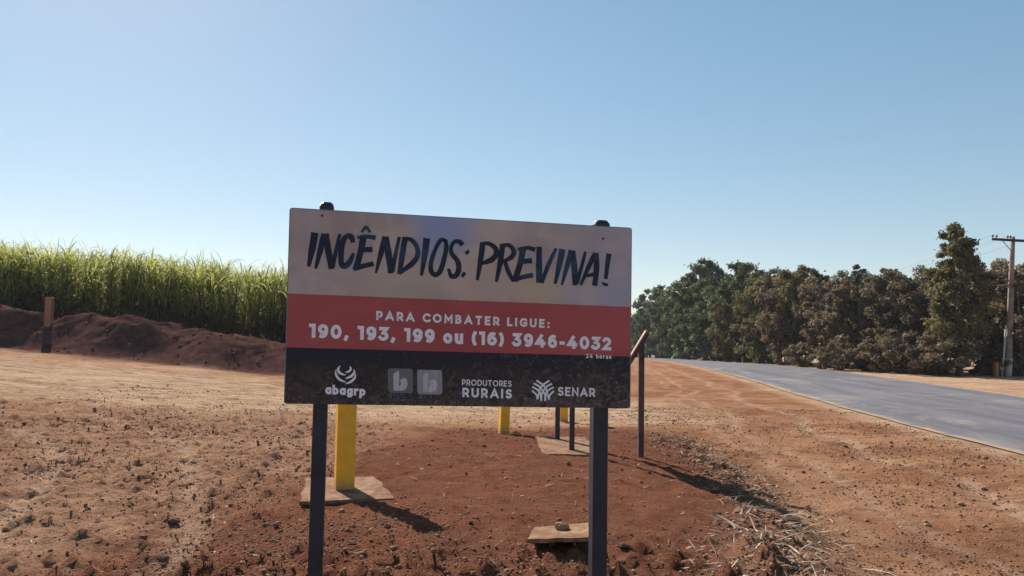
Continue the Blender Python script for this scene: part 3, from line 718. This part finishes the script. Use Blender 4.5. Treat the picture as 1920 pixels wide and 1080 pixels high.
# pale conduit strapped beside the pole foot
m = MB(); q0 = at_depth(1878, 709, 40.6) - pb0; q1 = at_depth(1886, 610, 40.7) - pb0; m.tube([tuple(q0), tuple((q0 + q1) / 2 + Vector((.02, 0, 0))), tuple(q1)], .045, 8); m.build('conduit', lime, pr, True)
pf = atd(1283.5, 150); topf = at_depth(1284, 574, 150)
prf, tipsf = utility_pole(pf, topf, .30, 'thin far utility pole with white base in front of dark green trees', (1, -.1, 0), 1.2, True, 2.0)
wire_m = simple('wire', (.12, .11, .11), .6, .1, 5, .3, 0)
wd_ = empty('power_lines', tips[0], 'overhead wires running from the near utility pole to the far one', 'wires')
for i in (0, 2, 5):
    a_, b_ = tips[i], tipsf[i]; pts = []
    for t in np.linspace(0, 1, 40):
        q = a_.lerp(b_, t); q.z -= 4 * 2.6 * t * (1 - t); pts.append(tuple(q - wd_.location))
    m = MB(); m.tube(pts, .006, 5); m.build('wire', wire_m, wd_)

# pale bent stake at the far side of the road
wp = atd(1261, 118); m = MB(); m.tube([(0, 0, -.1), (.05, 0, .35), (.32, 0, .8), (.30, 0, 1.3)], [.16, .13, .10, .08], 7)
o = m.build('marker_stake', simple('white_stake', (.68, .68, .66), .7), None, True); o.location = wp; o['label'] = 'short bent white stake at the road edge left of the far utility pole'; o['category'] = 'stake'

# ------------------------------------------------------------------ sugarcane
rg = np.random.default_rng(11)
def blades(base, az, el0, Ln, wid, droop, nseg=5):
    """arrays of arching leaf blades -> V, F"""
    N = len(az); P_ = np.zeros((N, nseg + 1, 3)); P_[:, 0] = base; el = el0.copy(); T = np.zeros((N, 3))
    step = Ln / nseg
    for k in range(nseg):
        T = np.stack([np.cos(el) * np.cos(az), np.cos(el) * np.sin(az), np.sin(el)], -1)
        P_[:, k + 1] = P_[:, k] + T * step[:, None]; el = el - droop * (k + 1) / nseg * 1.6
    side = np.stack([-np.sin(az), np.cos(az), np.zeros(N)], -1) + rg.normal(0, .25, (N, 3))
    side /= np.linalg.norm(side, axis=1)[:, None]
    prof_ = np.array([.55, 1, .95, .75, .45, .04])[:nseg + 1]
    Vl = P_ - side[:, None] * (wid[:, None, None] * prof_[None, :, None] / 2); Vr = P_ + side[:, None] * (wid[:, None, None] * prof_[None, :, None] / 2)
    V = np.stack([Vl, Vr], 2).reshape(-1, 3)
    b = (np.arange(N) * (nseg + 1) * 2)[:, None, None]; k = (np.arange(nseg) * 2)[None, :, None]
    F = (b + k + np.array([0, 1, 3, 2])[None, None]).reshape(-1, 4)
    return V, F, (nseg + 1) * 2
xs = []; ys = []
for (y0, y1, den) in ((30.2, 33.0, 8.0), (33.0, 40, 3.5), (40, 54, 3.0)):
    n = int(47 * (y1 - y0) * den); xs.append(rg.uniform(-48, -1, n)); ys.append(rg.uniform(y0, y1, n))
sx = np.concatenate(xs); sy = np.concatenate(ys)
sx += .5 * (vn(sx * .8, sy * .8, 4) - .5); sy += 1.2 * (vn(sx * .45, sy * 0, 7) - .5)
sz = smooth_ground(sx, sy); sh = 2.98 * (1 + .10 * (fbm(sx * .35, sy * .35, 8, 3) - .5) * 2) + rg.normal(0, .16, len(sx)) - .25 * (sy < 31)
N = len(sx); VV = []; FF = []; RN = []; off = 0
lean = rg.normal(0, .13, (N, 2))
for k in range(24):
    f = rg.uniform(.55, 1.0, N) if k < 15 else rg.uniform(.12, .75, N)
    if k < 6: f = np.full(N, 1.0) - rg.uniform(0, .06, N)
    az = rg.uniform(0, 2 * np.pi, N); el = np.radians(np.where(f > .94, rg.uniform(50, 88, N), rg.uniform(38, 72, N)))
    Ln = rg.uniform(.95, 1.75, N) * np.where(k < 15, 1, .8); wd = rg.uniform(.032, .062, N)
    dr = np.where(f > .94, rg.uniform(.2, .9, N), rg.uniform(.4, 1.1, N))
    B = np.stack([sx + lean[:, 0] * f * sh, sy + lean[:, 1] * f * sh, sz + sh * f], -1)
    V, F, m_ = blades(B, az, el, Ln, wd, dr)
    VV.append(V); FF.append(F + off); off += len(V)
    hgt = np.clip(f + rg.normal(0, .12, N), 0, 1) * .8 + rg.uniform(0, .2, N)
    dead_shade = (rg.random(N) < (.04 if k < 15 else .25)); low = np.clip((f - .30) / .45, 0, 1); dead_shade |= rg.random(N) > low + .15; rv = np.where(dead_shade, rg.uniform(0, .2, N), .28 + .72 * np.clip(rg.normal(.30 + .38 * low, .17, N), 0, 1))  # dead leaves, plus shade at the cane foot put into the leaf colour
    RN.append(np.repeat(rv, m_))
sq = np.array([[-1, -1], [1, -1], [1, 1], [-1, 1]]) * .017
bot = np.stack([sx, sy, sz - .05], -1)[:, None] + np.concatenate([sq, np.zeros((4, 1))], 1)[None]
tp_ = np.stack([sx + lean[:, 0] * sh, sy + lean[:, 1] * sh, sz + sh], -1)[:, None] + np.concatenate([sq * .7, np.zeros((4, 1))], 1)[None]
V = np.concatenate([bot, tp_], 1).reshape(-1, 3); b = (np.arange(N) * 8)[:, None, None]
F = (b + np.array([[0, 1, 5, 4], [1, 2, 6, 5], [2, 3, 7, 6], [3, 0, 4, 7]])[None]).reshape(-1, 4)
VV.append(V); FF.append(F + off); RN.append(np.repeat(rg.uniform(.05, .3, N), 8))
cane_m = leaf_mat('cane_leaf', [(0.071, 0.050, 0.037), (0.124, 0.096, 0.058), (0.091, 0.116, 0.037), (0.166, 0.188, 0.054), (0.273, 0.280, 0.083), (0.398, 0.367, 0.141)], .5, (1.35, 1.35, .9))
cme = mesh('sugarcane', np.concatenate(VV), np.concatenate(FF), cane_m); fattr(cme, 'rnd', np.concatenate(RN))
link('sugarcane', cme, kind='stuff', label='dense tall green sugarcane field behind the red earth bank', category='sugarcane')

# ------------------------------------------------------------------ trees
def crown(seed, H, R, base, nc, per, leaf, shape='round', lumps=1.0):
    r_ = np.random.default_rng(seed); C_ = []; rad = []
    while len(C_) < nc:
        p = r_.normal(0, 1, 3); p /= np.linalg.norm(p); p *= r_.uniform(.35, 1.0) ** .6
        t = (p[2] + 1) / 2; z = base * H + t * (H * (1 - base))
        if shape == 'cone': w = R * (.35 + .65 * (1 - t)) * (1 if t > .12 else .8)
        else: w = R * 1.0
        k = math.hypot(p[0], p[1])
        if shape == 'cone': q = np.array([p[0] / (k + .01) * k ** .7 * w, p[1] / (k + .01) * k ** .7 * w, z])
        else: q = np.array([p[0] * w, p[1] * w, z])
        q[:2] += r_.normal(0, .12 * R, 2); C_.append(q); rad.append(R * r_.uniform(.11, .27) * lumps * (0.8 if (shape == 'cone' and t > .6) else 1))
    C_ = np.array(C_); rad = np.array(rad)
    N = nc * per; ci = np.repeat(np.arange(nc), per)
    D = r_.normal(0, 1, (N, 3)); D /= np.linalg.norm(D, axis=1)[:, None]; D *= (r_.random(N) ** .45)[:, None]
    D[:, 2] *= .72
    P_ = C_[ci] + D * rad[ci][:, None]
    P_[:, 2] = np.clip(P_[:, 2], .05, H)
    # a few leaves stray out along twigs
    stray = r_.random(N) < .10; P_[stray] += r_.normal(0, .07 * R, (stray.sum(), 3))
    nrm = r_.normal(0, 1, (N, 3)) + D * .9 + np.array([0, 0, .5]); nrm /= np.linalg.norm(nrm, axis=1)[:, None]
    t1 = np.cross(nrm, r_.normal(0, 1, (N, 3))); t1 /= np.linalg.norm(t1, axis=1)[:, None]; t2 = np.cross(nrm, t1)
    s = leaf * r_.uniform(.55, 1.35, N)
    a_ = t1 * s[:, None]; b_ = t2 * (s * .5)[:, None]
    V = np.stack([P_ - a_, P_ + b_ + nrm * (s * .12)[:, None], P_ + a_, P_ - b_ + nrm * (s * .12)[:, None]], 1).reshape(-1, 3)
    F = np.arange(4 * N).reshape(N, 4)
    rv = np.clip(.5 + (r_.random(nc)[ci] - .5) * .55 + r_.normal(0, .16, N), 0, 1)
    return V, F, np.repeat(rv, 4), C_
def trunk_geo(seed, H, C_, r0, top=.78):
    r_ = np.random.default_rng(seed + 99); m = MB()
    ks = np.linspace(0, top, 7); wob_ = np.cumsum(r_.normal(0, .03 * H / 3, (7, 2)), 0) * .5; wob_[0] = 0
    pts = [(wob_[i][0], wob_[i][1], k * H - (.2 if i == 0 else 0)) for i, k in enumerate(ks)]
    m.tube(pts, [r0 * (1.25 if i == 0 else 1 - .8 * k / top) for i, k in enumerate(ks)], 9)
    idx_ = r_.choice(len(C_), min(13, len(C_)), replace=False)
    for i in idx_:
        c_ = C_[i]; j = int(np.clip(np.searchsorted(ks * H, c_[2] * .62), 1, 5)); s = np.array(pts[j])
        q = [tuple(s), tuple(s * .55 + c_ * .45 + np.array([0, 0, -.04 * H])), tuple(c_)]
        rr_ = r0 * (1 - .8 * ks[j] / top) * .6; m.tube(q, [rr_, rr_ * .6, rr_ * .2], 6)
    return m
bark = simple('bark', (.12, .095, .08), .9, .35, 6, .1, .6)
M_brown = leaf_mat('dusty_brown_leaves', [(0.076, 0.059, 0.043), (0.134, 0.106, 0.075), (0.193, 0.154, 0.109), (0.268, 0.222, 0.166)], .30, (1.3, 1.15, .8))
M_olive = leaf_mat('olive_leaves', [(0.065, 0.059, 0.034), (0.107, 0.097, 0.055), (0.161, 0.139, 0.078), (0.226, 0.196, 0.120)], .32, (1.4, 1.35, .7))
M_green = leaf_mat('dark_green_leaves', [(0.039, 0.050, 0.033), (0.066, 0.082, 0.049), (0.101, 0.119, 0.068), (0.154, 0.168, 0.100)], .3, (1.3, 1.5, .7))
M_grey = leaf_mat('grey_green_leaves', [(0.062, 0.066, 0.049), (0.104, 0.107, 0.078), (0.145, 0.148, 0.111), (0.198, 0.194, 0.155)], .3, (1.2, 1.2, .9))
ARCH = {}
def arche(kind, mat, key, seed, **kw):
    V, F, rv, C_ = crown(seed, **kw); me = mesh('crown', V, F, mat); fattr(me, 'rnd', rv)
    tm = trunk_geo(seed, kw['H'], C_, kw['H'] * .017 + .03); tme = mesh('trunk', tm.v, tm.f, bark, True)
    ARCH.setdefault(key, []).append((kind, me, tme, kw['H'], kw['R']))
for s in range(4): arche('tree', M_brown, 'brown', 20 + s, H=7.0, R=2.0, base=.02, nc=80, per=170, leaf=.11)
for s in range(2): arche('tree', M_olive, 'olive', 30 + s, H=9.0, R=2.7, base=.04, nc=150, per=125, leaf=.15)
for s in range(3): arche('tree', M_green, 'green', 40 + s, H=11.0, R=3.4, base=.05, nc=160, per=120, leaf=.20, lumps=.95)
for s in range(2): arche('tree', M_grey, 'grey', 50 + s, H=8.0, R=2.2, base=.10, nc=110, per=70, leaf=.15, lumps=.8)
arche('tree', M_olive, 'cone', 60, H=8.6, R=2.1, base=.20, nc=170, per=170, leaf=.10, shape='cone', lumps=.9)
for s in range(3): arche('shrub', M_brown, 'shrub', 70 + s, H=2.2, R=1.5, base=.0, nc=34, per=150, leaf=.085)
for s in range(1): arche('shrub', M_green, 'gshrub', 80 + s, H=2.6, R=1.8, base=.0, nc=30, per=130, leaf=.13)
cnt = [0]
def tree(key, px, dist, top_px, wscale, label, group=None, name=None, variant=None):
    L = ARCH[key]; k = variant if variant is not None else cnt[0] % len(L); cnt[0] += 1
    kind, me, tme, H, R = L[k % len(L)]
    p = atd(px, dist); zt = at_depth(px, top_px, dist).z; h = zt - p.z; s = h / H
    nm = name or {'brown': 'broadleaf_tree', 'olive': 'broadleaf_tree', 'green': 'broadleaf_tree', 'grey': 'broadleaf_tree', 'cone': 'conical_tree', 'shrub': 'shrub', 'gshrub': 'shrub'}[key]
    r_ = empty(nm, p, label, 'shrub' if 'shrub' in nm else 'tree', group)
    r_.rotation_euler = (0, 0, (cnt[0] * 2.399) % 6.283); r_.scale = (s * wscale, s * wscale, s)
    link('crown', me, r_)
    link('trunk' if 'shrub' not in nm else 'stems', tme, r_)
    return r_
gF = 'trees at the front of the roadside wood'
T = [
 ('brown', 1912, 42, 478, 1.0, 'brown leafy tree right of the utility pole at the picture edge'),
 ('olive', 1862, 45, 486, .75, 'olive brown tree between the tall conical tree and the utility pole'),
 ('cone', 1797, 41, 421, 1.0, 'tall narrow conical tree rising above all others near the utility pole'),
 ('brown', 1752, 45, 545, .85, 'low brown tree at the left foot of the tall conical tree'),
 ('brown', 1705, 46, 489, .95, 'brown tree with an airy top immediately left of the tall conical tree'),
 ('brown', 1655, 47.5, 500, .9, 'brown tree second to the left of the tall conical tree'),
 ('grey', 1612, 52, 491, .95, 'grey-green feathery tree above the brown trees mid-way along the wood'),
 ('brown', 1588, 49, 520, .9, 'brown tree below and in front of the grey-green feathery tree'),
 ('brown', 1540, 52, 512, .9, 'dusty brown tree just left of the grey-green feathery one'),
 ('olive', 1500, 57, 493, .85, 'tall olive tree in the middle of the wood with a ragged top'),
 ('brown', 1462, 58, 508, .9, 'rounded brown tree between two taller olive trees'),
 ('olive', 1424, 64, 506, .85, 'olive tree with lighter leaves where brown trees turn to green ones'),
 ('green', 1386, 76, 493, 1.05, 'dark green flat-topped tree right of the highest dark tree'),
 ('olive', 1362, 72, 560, .80, 'low yellowish olive tree under the dark green flat-topped tree'),
 ('green', 1322, 92, 490, 1.0, 'highest dark green domed tree at the left of the wood'),
 ('green', 1292, 104, 520, .85, 'green tree right behind the far utility pole'),
 ('green', 1262, 122, 538, 1.0, 'dark green tree left of the far utility pole'),
 ('green', 1232, 135, 538, .95, 'green tree with a small knobbly top near the far end of the road'),
 ('green', 1205, 150, 578, 1.0, 'small dark green tree close to the right edge of the front sign'),
 ('green', 1180, 165, 588, .85, 'farthest green tree, partly covered by the right edge of the front sign'),
]
for k, px, dd, tpx, ws, lb in T: tree(k, px, dd, tpx, ws, lb, gF)
gR = 'rear rank of the roadside wood'
LR = ['brown rear tree filling the gap right behind the utility pole', 'olive rear tree just right of the tall conical tree', 'feathery grey rear tree two crowns left of the tall conical tree', 'brown rear tree touching the left side of the tall conical tree',
      'grey rear tree between the feathery grey-green front tree and the airy brown one', 'olive rear tree hidden low behind the feathery grey-green front tree', 'brown rear tree above the dusty brown front tree in mid-wood', 'grey feathery rear tree behind the ragged olive tree',
      'olive rear tree above the rounded brown front tree', 'grey rear tree left of the rounded brown front tree', 'olive rear tree where the brown part of the wood meets the green part', 'green rear tree between the two highest dark green trees',
      'low dark rear tree right of the highest dark green domed tree', 'green rear tree behind the top of the far utility pole', 'dark rear tree left of the far utility pole, above the road end', 'farthest rear tree above the small knobbly green tree', 'dark rear tree behind the dark green flat-topped tree']
for i, (k, px, dd, tpx) in enumerate([('brown', 1895, 49, 492), ('olive', 1835, 50, 505), ('grey', 1690, 55, 500), ('brown', 1735, 53, 512), ('grey', 1655, 56, 498), ('olive', 1625, 56, 515),
    ('brown', 1565, 58, 506), ('grey', 1515, 64, 500), ('olive', 1480, 67, 507), ('grey', 1445, 70, 503), ('olive', 1405, 82, 505), ('green', 1350, 100, 510), ('green', 1340, 86, 540),
    ('green', 1288, 125, 545), ('green', 1250, 150, 555), ('green', 1220, 168, 568), ('green', 1375, 92, 520)]): tree(k, px, dd, tpx, 1.0, LR[i], gR)
lbO = 'tree of the roadside wood beyond the right edge of the picture'
for (k, px, dd, tpx) in (('brown', 1985, 42, 470), ('olive', 2060, 43, 480), ('brown', 2140, 42, 475), ('olive', 2250, 41, 470)): tree(k, px, dd, tpx, 1.0, lbO, 'trees beyond the right picture edge')
lbB = 'distant green tree of the far wood directly behind the front sign board'
for (px, dd, tpx) in ((1150, 175, 585), (1110, 185, 588), (1065, 195, 590), (1010, 205, 592), (950, 215, 594), (880, 220, 592), (800, 225, 592), (720, 225, 592), (640, 225, 594)): tree('green', px, dd, tpx, 1.3, lbB, 'distant trees behind the front sign')
gS = 'shrubs along the foot of the wood'
S = [(1908, 43.2, 632, 'dusty brown shrub at the foot of the wood right of the utility pole'), (1855, 43, 618, 'brown shrub behind the small orange bollard by the pole'), (1840, 41.8, 650, 'dusty shrub at the right foot of the tall conical tree'),
     (1764, 41, 622, 'brown shrub at the left foot of the tall conical tree'), (1735, 41.5, 640, 'broad dusty shrub on the sandy verge, second left of the conical tree'), (1697, 43, 612, 'brown shrub on the verge, third left of the conical tree'),
     (1655, 44, 640, 'grey-brown shrub below the airy-topped tree'), (1618, 46, 618, 'low dusty shrub below the grey-green feathery tree'), (1575, 45.5, 640, 'leftmost brown shrub standing out on the sandy verge'),
     (1545, 47.5, 655, 'small brown shrub where the sandy verge narrows to nothing'), (1510, 52, 640, 'brown shrub at the road edge below the ragged olive tree'), (1470, 57, 645, 'brown shrub at the road edge below the rounded brown tree')]
for px, dd, tpx, lb in S: tree('shrub', px, dd, tpx, 1.15, lb, gS)
S = [(1432, 66, 640, 'dark shrub at the road edge where brown shrubs turn green'), (1395, 76, 640, 'dark green shrub below the flat-topped tree'), (1358, 88, 642, 'dark green shrub below the yellowish olive tree'),
     (1325, 102, 640, 'green shrub right of the far utility pole foot'), (1296, 122, 642, 'green shrub just behind the far utility pole foot'), (1268, 140, 640, 'green shrub behind the bent white stake'), (1240, 150, 642, 'green shrub at the far end of the visible road'), (1210, 160, 640, 'farthest green shrub beside the front sign edge')]
for px, dd, tpx, lb in S: tree('gshrub', px, dd, tpx, 1.3, lb, gS)

# ------------------------------------------------------------------ loose stones, clods, straw
ico_t = (1 + 5 ** .5) / 2
IV = np.array([(-1, ico_t, 0), (1, ico_t, 0), (-1, -ico_t, 0), (1, -ico_t, 0), (0, -1, ico_t), (0, 1, ico_t), (0, -1, -ico_t), (0, 1, -ico_t), (ico_t, 0, -1), (ico_t, 0, 1), (-ico_t, 0, -1), (-ico_t, 0, 1)]); IV /= np.linalg.norm(IV[0])
IF = np.array([(0, 11, 5), (0, 5, 1), (0, 1, 7), (0, 7, 10), (0, 10, 11), (1, 5, 9), (5, 11, 4), (11, 10, 2), (10, 7, 6), (7, 1, 8), (3, 9, 4), (3, 4, 2), (3, 2, 6), (3, 6, 8), (3, 8, 9), (4, 9, 5), (2, 4, 11), (6, 2, 10), (8, 6, 7), (9, 8, 1)])
def stones(x, y, s, mat, name, label):
    N = len(x); z = ground_z(x, y); q = rg.normal(0, 1, (N, 4)); q /= np.linalg.norm(q, axis=1)[:, None]; w, a, b, c = q.T
    Rq = np.stack([1 - 2 * (b * b + c * c), 2 * (a * b - c * w), 2 * (a * c + b * w), 2 * (a * b + c * w), 1 - 2 * (a * a + c * c), 2 * (b * c - a * w), 2 * (a * c - b * w), 2 * (b * c + a * w), 1 - 2 * (a * a + b * b)], -1).reshape(N, 3, 3)
    V = IV[None] * (1 + rg.uniform(-.22, .22, (N, 12, 1))) * (rg.uniform(.55, 1.25, (N, 1, 3))) * s[:, None, None]
    V = np.einsum('nij,nkj->nki', Rq, V); V[:, :, 2] *= .75; V += np.stack([x, y, z + s * .25], -1)[:, None]
    F = (np.arange(N)[:, None, None] * 12 + IF[None]).reshape(-1, 3)
    me = mesh(name, V.reshape(-1, 3), F, mat); fattr(me, 'rnd', np.repeat(rg.random(N), 12)); link(name, me, kind='stuff', label=label, category=name)
stm = NM('stone', 1.0, .03); sv = stm.attr('rnd'); cr = stm.n('ValToRGB'); stm.t.links.new(sv, cr.inputs[0])
el = cr.color_ramp.elements; el[0].color = (.115, .055, .034, 1); el[1].color = (.34, .225, .145, 1); e2 = el.new(.45); e2.color = (.20, .098, .058, 1); e3 = el.new(.8); e3.color = (.25, .15, .092, 1)
stm.base(stm.mix(stm.rng(stm.noise(stm.coord(), 60, 3, .6), .3, .7), cr.outputs[0], stm.mix(.5, cr.outputs[0], (.28, .17, .11)))); stm.bump(stm.noise(stm.coord(), 120, 3), .4, .003)
def scatter(n, x0, x1, y0, y1, dens_f):
    x = rg.uniform(x0, x1, n); y = y0 + (y1 - y0) * rg.random(n) ** 1.5; k = rg.random(n) < dens_f(x, y); return x[k], y[k]
def d_gravel(x, y):
    n = fbm(x * .9, y * .9, 201, 3); cl = ss(.42, .62, n)
    left = ss(.2, -1.0, x + 1.6) * (1 - .75 * ss(12, 16, y)) * (.10 + .35 * cl)
    corner = np.exp(-(((x + 1.6) / 1.0) ** 2 + ((y - 5.0) / 1.4) ** 2)) * .95
    mid = np.exp(-(((x - .1) / .55) ** 2 + ((y - 4.7) / .45) ** 2)) * .9
    rd_ = ss(-2, -1, x) * .08 * (.4 + cl) + .06 * (y < 6.5)
    deb = np.exp(-((x - debris_x(y)) / .36) ** 2) * .75 * (y < 13.8)
    vg = ss(2.2, 3.2, x) * (.06 + .16 * cl)
    return np.clip(left + corner + mid + rd_ + deb + vg, 0, 1)
x, y = scatter(170000, -9.5, 8.4, 4.0, 19, d_gravel)
k = (x > road_x(y) - .2); x, y = x[~k], y[~k]
s = .0055 + .010 * rg.random(len(x)) ** 3 + .02 * (rg.random(len(x)) < .03) * rg.random(len(x)); s *= 1 + .35 * (y > 8); s *= 1 + .6 * (np.abs(x - debris_x(y)) < .6) * rg.random(len(x)) ** 2
stones(x, y, s, stm.m, 'gravel', 'loose reddish gravel and small clods scattered over the dirt')
# bank clods
x = rg.uniform(-24, -2, 900); y = 24.2 + 3.4 * rg.random(900); s = .015 + .05 * rg.random(900) ** 4
clm = simple('earth_clod', (.15, .055, .042), .95, .35, 4, .1, .4)
stones(x, y, s, clm, 'earth_clods', 'dark red clods lying on the earth bank below the cane')
# straw
def straw(n, fn):
    x, y, L_ = fn(n); n = len(x); az = rg.uniform(0, 2 * np.pi, n); z = ground_z(x, y) + .006
    B = np.stack([x, y, z], -1); V, F, m_ = blades(B, az, np.radians(rg.uniform(-2, 22, n)), L_, rg.uniform(.005, .016, n), rg.uniform(.0, .10, n)); return V, F, np.repeat(rg.random(n), m_)
def f1(n):
    y = 4.6 + 9.0 * rg.random(n) ** 1.2; x = debris_x(y) + rg.normal(0, .26, n) + .05; return x, y, .03 + .17 * rg.random(n) ** 3
def f2(n):
    x = rg.uniform(-4, 5, n); y = rg.uniform(4.5, 10, n); return x, y, .03 + .10 * rg.random(n) ** 2
def f3(n):
    y = rg.uniform(4.7, 7.2, n); x = debris_x(y) + rg.normal(.1, .4, n); return x, y, rg.uniform(.12, .36, n)
A1 = straw(2800, f1); A2 = straw(500, f2); A3 = straw(90, f3)
sme = mesh('dry_straw', np.concatenate([A1[0], A2[0], A3[0]]), np.concatenate([A1[1], A2[1] + len(A1[0]), A3[1] + len(A1[0]) + len(A2[0])]), leaf_mat('straw', [(.12, .07, .045), (.20, .125, .08), (.28, .19, .125), (.55, .46, .34)], .15, (1, 1, 1)))
fattr(sme, 'rnd', np.concatenate([A1[2], A2[2], .7 + .3 * A3[2]])); link('dry_straw', sme, kind='stuff', label='line of dry straw and litter along the edge of the red soil', category='straw')
# single bigger stones
def rock(p, s, label, mat=stm.m, seed=0, flatn=.6):
    r_ = np.random.default_rng(seed); V = list(IV); Fs = [tuple(f) for f in IF]; cache = {}
    for _ in range(2):
        nf = []
        def md(a_, b_):
            kk = (min(a_, b_), max(a_, b_))
            if kk not in cache: q = (V[a_] + V[b_]); V.append(q / np.linalg.norm(q)); cache[kk] = len(V) - 1
            return cache[kk]
        for (a_, b_, c_) in Fs: ab, bc, ca = md(a_, b_), md(b_, c_), md(c_, a_); nf += [(a_, ab, ca), (b_, bc, ab), (c_, ca, bc), (ab, bc, ca)]
        Fs = nf; cache = {}
    V = np.array(V); nz = fbm(V[:, 0] * 1.3 + seed, V[:, 1] * 1.3 + V[:, 2] * 1.7, seed, 3); V = V * (.62 + .75 * nz)[:, None] * np.array([1.25, 1, flatn]) * s
    me = mesh('rock', V, Fs, mat); fattr(me, 'rnd', np.full(len(V), r_.uniform(.2, .75)))
    o = link('rock', me, None, (p[0], p[1], p[2] + s * flatn * .45)); o['label'] = label; o['category'] = 'rock'; return o
q = flat(1053, 992, zd); rock((q[0], q[1], zd), .042, 'small dark stone lying on top of the loose concrete block', seed=4, flatn=.75)
dk = simple('dark_clod', (.12, .068, .050), .95, .3, 12, .1, .4)
for i, (px, py, s, lb) in enumerate([(1171, 1034, .05, 'dark clod on red soil right of the right sign post, upper of two'), (1162, 1056, .055, 'dark clod on red soil right of the right sign post, lower of two'),
    (326, 985, .065, 'dark clod on pale ground left of the left sign post'), (500, 992, .05, 'round dark stone in the gravel just left of the left sign post'), (268, 1012, .05, 'small dark clod left of the larger one on pale ground'),
    (1345, 968, .055, 'dark stone beside the board shadow in the straw line'), (1365, 992, .06, 'dark clod below the board shadow in the straw line'), (1385, 965, .075, 'reddish brown flat stone touching the board shadow'),
    (660, 1022, .045, 'dark stone in front of the large yellow bollard slab'), (1458, 1040, .05, 'dark stone at the bottom right end of the straw line')]):
    rock(at(px, py), s * .62, lb, dk if 'dark' in lb else stm.m, seed=10 + i)

# ------------------------------------------------------------------ light dusty haze
hb = MB(); hb.box((0, 150, 12.5), (700, 700, 50)); hz = bpy.data.materials.new('haze'); hz.use_nodes = True
ht = hz.node_tree; ht.nodes.clear(); pv = ht.nodes.new('ShaderNodeVolumePrincipled'); ho = ht.nodes.new('ShaderNodeOutputMaterial')
pv.inputs['Color'].default_value = (.85, .88, .95, 1); pv.inputs['Density'].default_value = .00022; pv.inputs['Anisotropy'].default_value = .3
ht.links.new(pv.outputs[0], ho.inputs['Volume'])
hb.build('haze', hz, None, kind='stuff', label='thin dusty haze over the road and wood', category='haze')
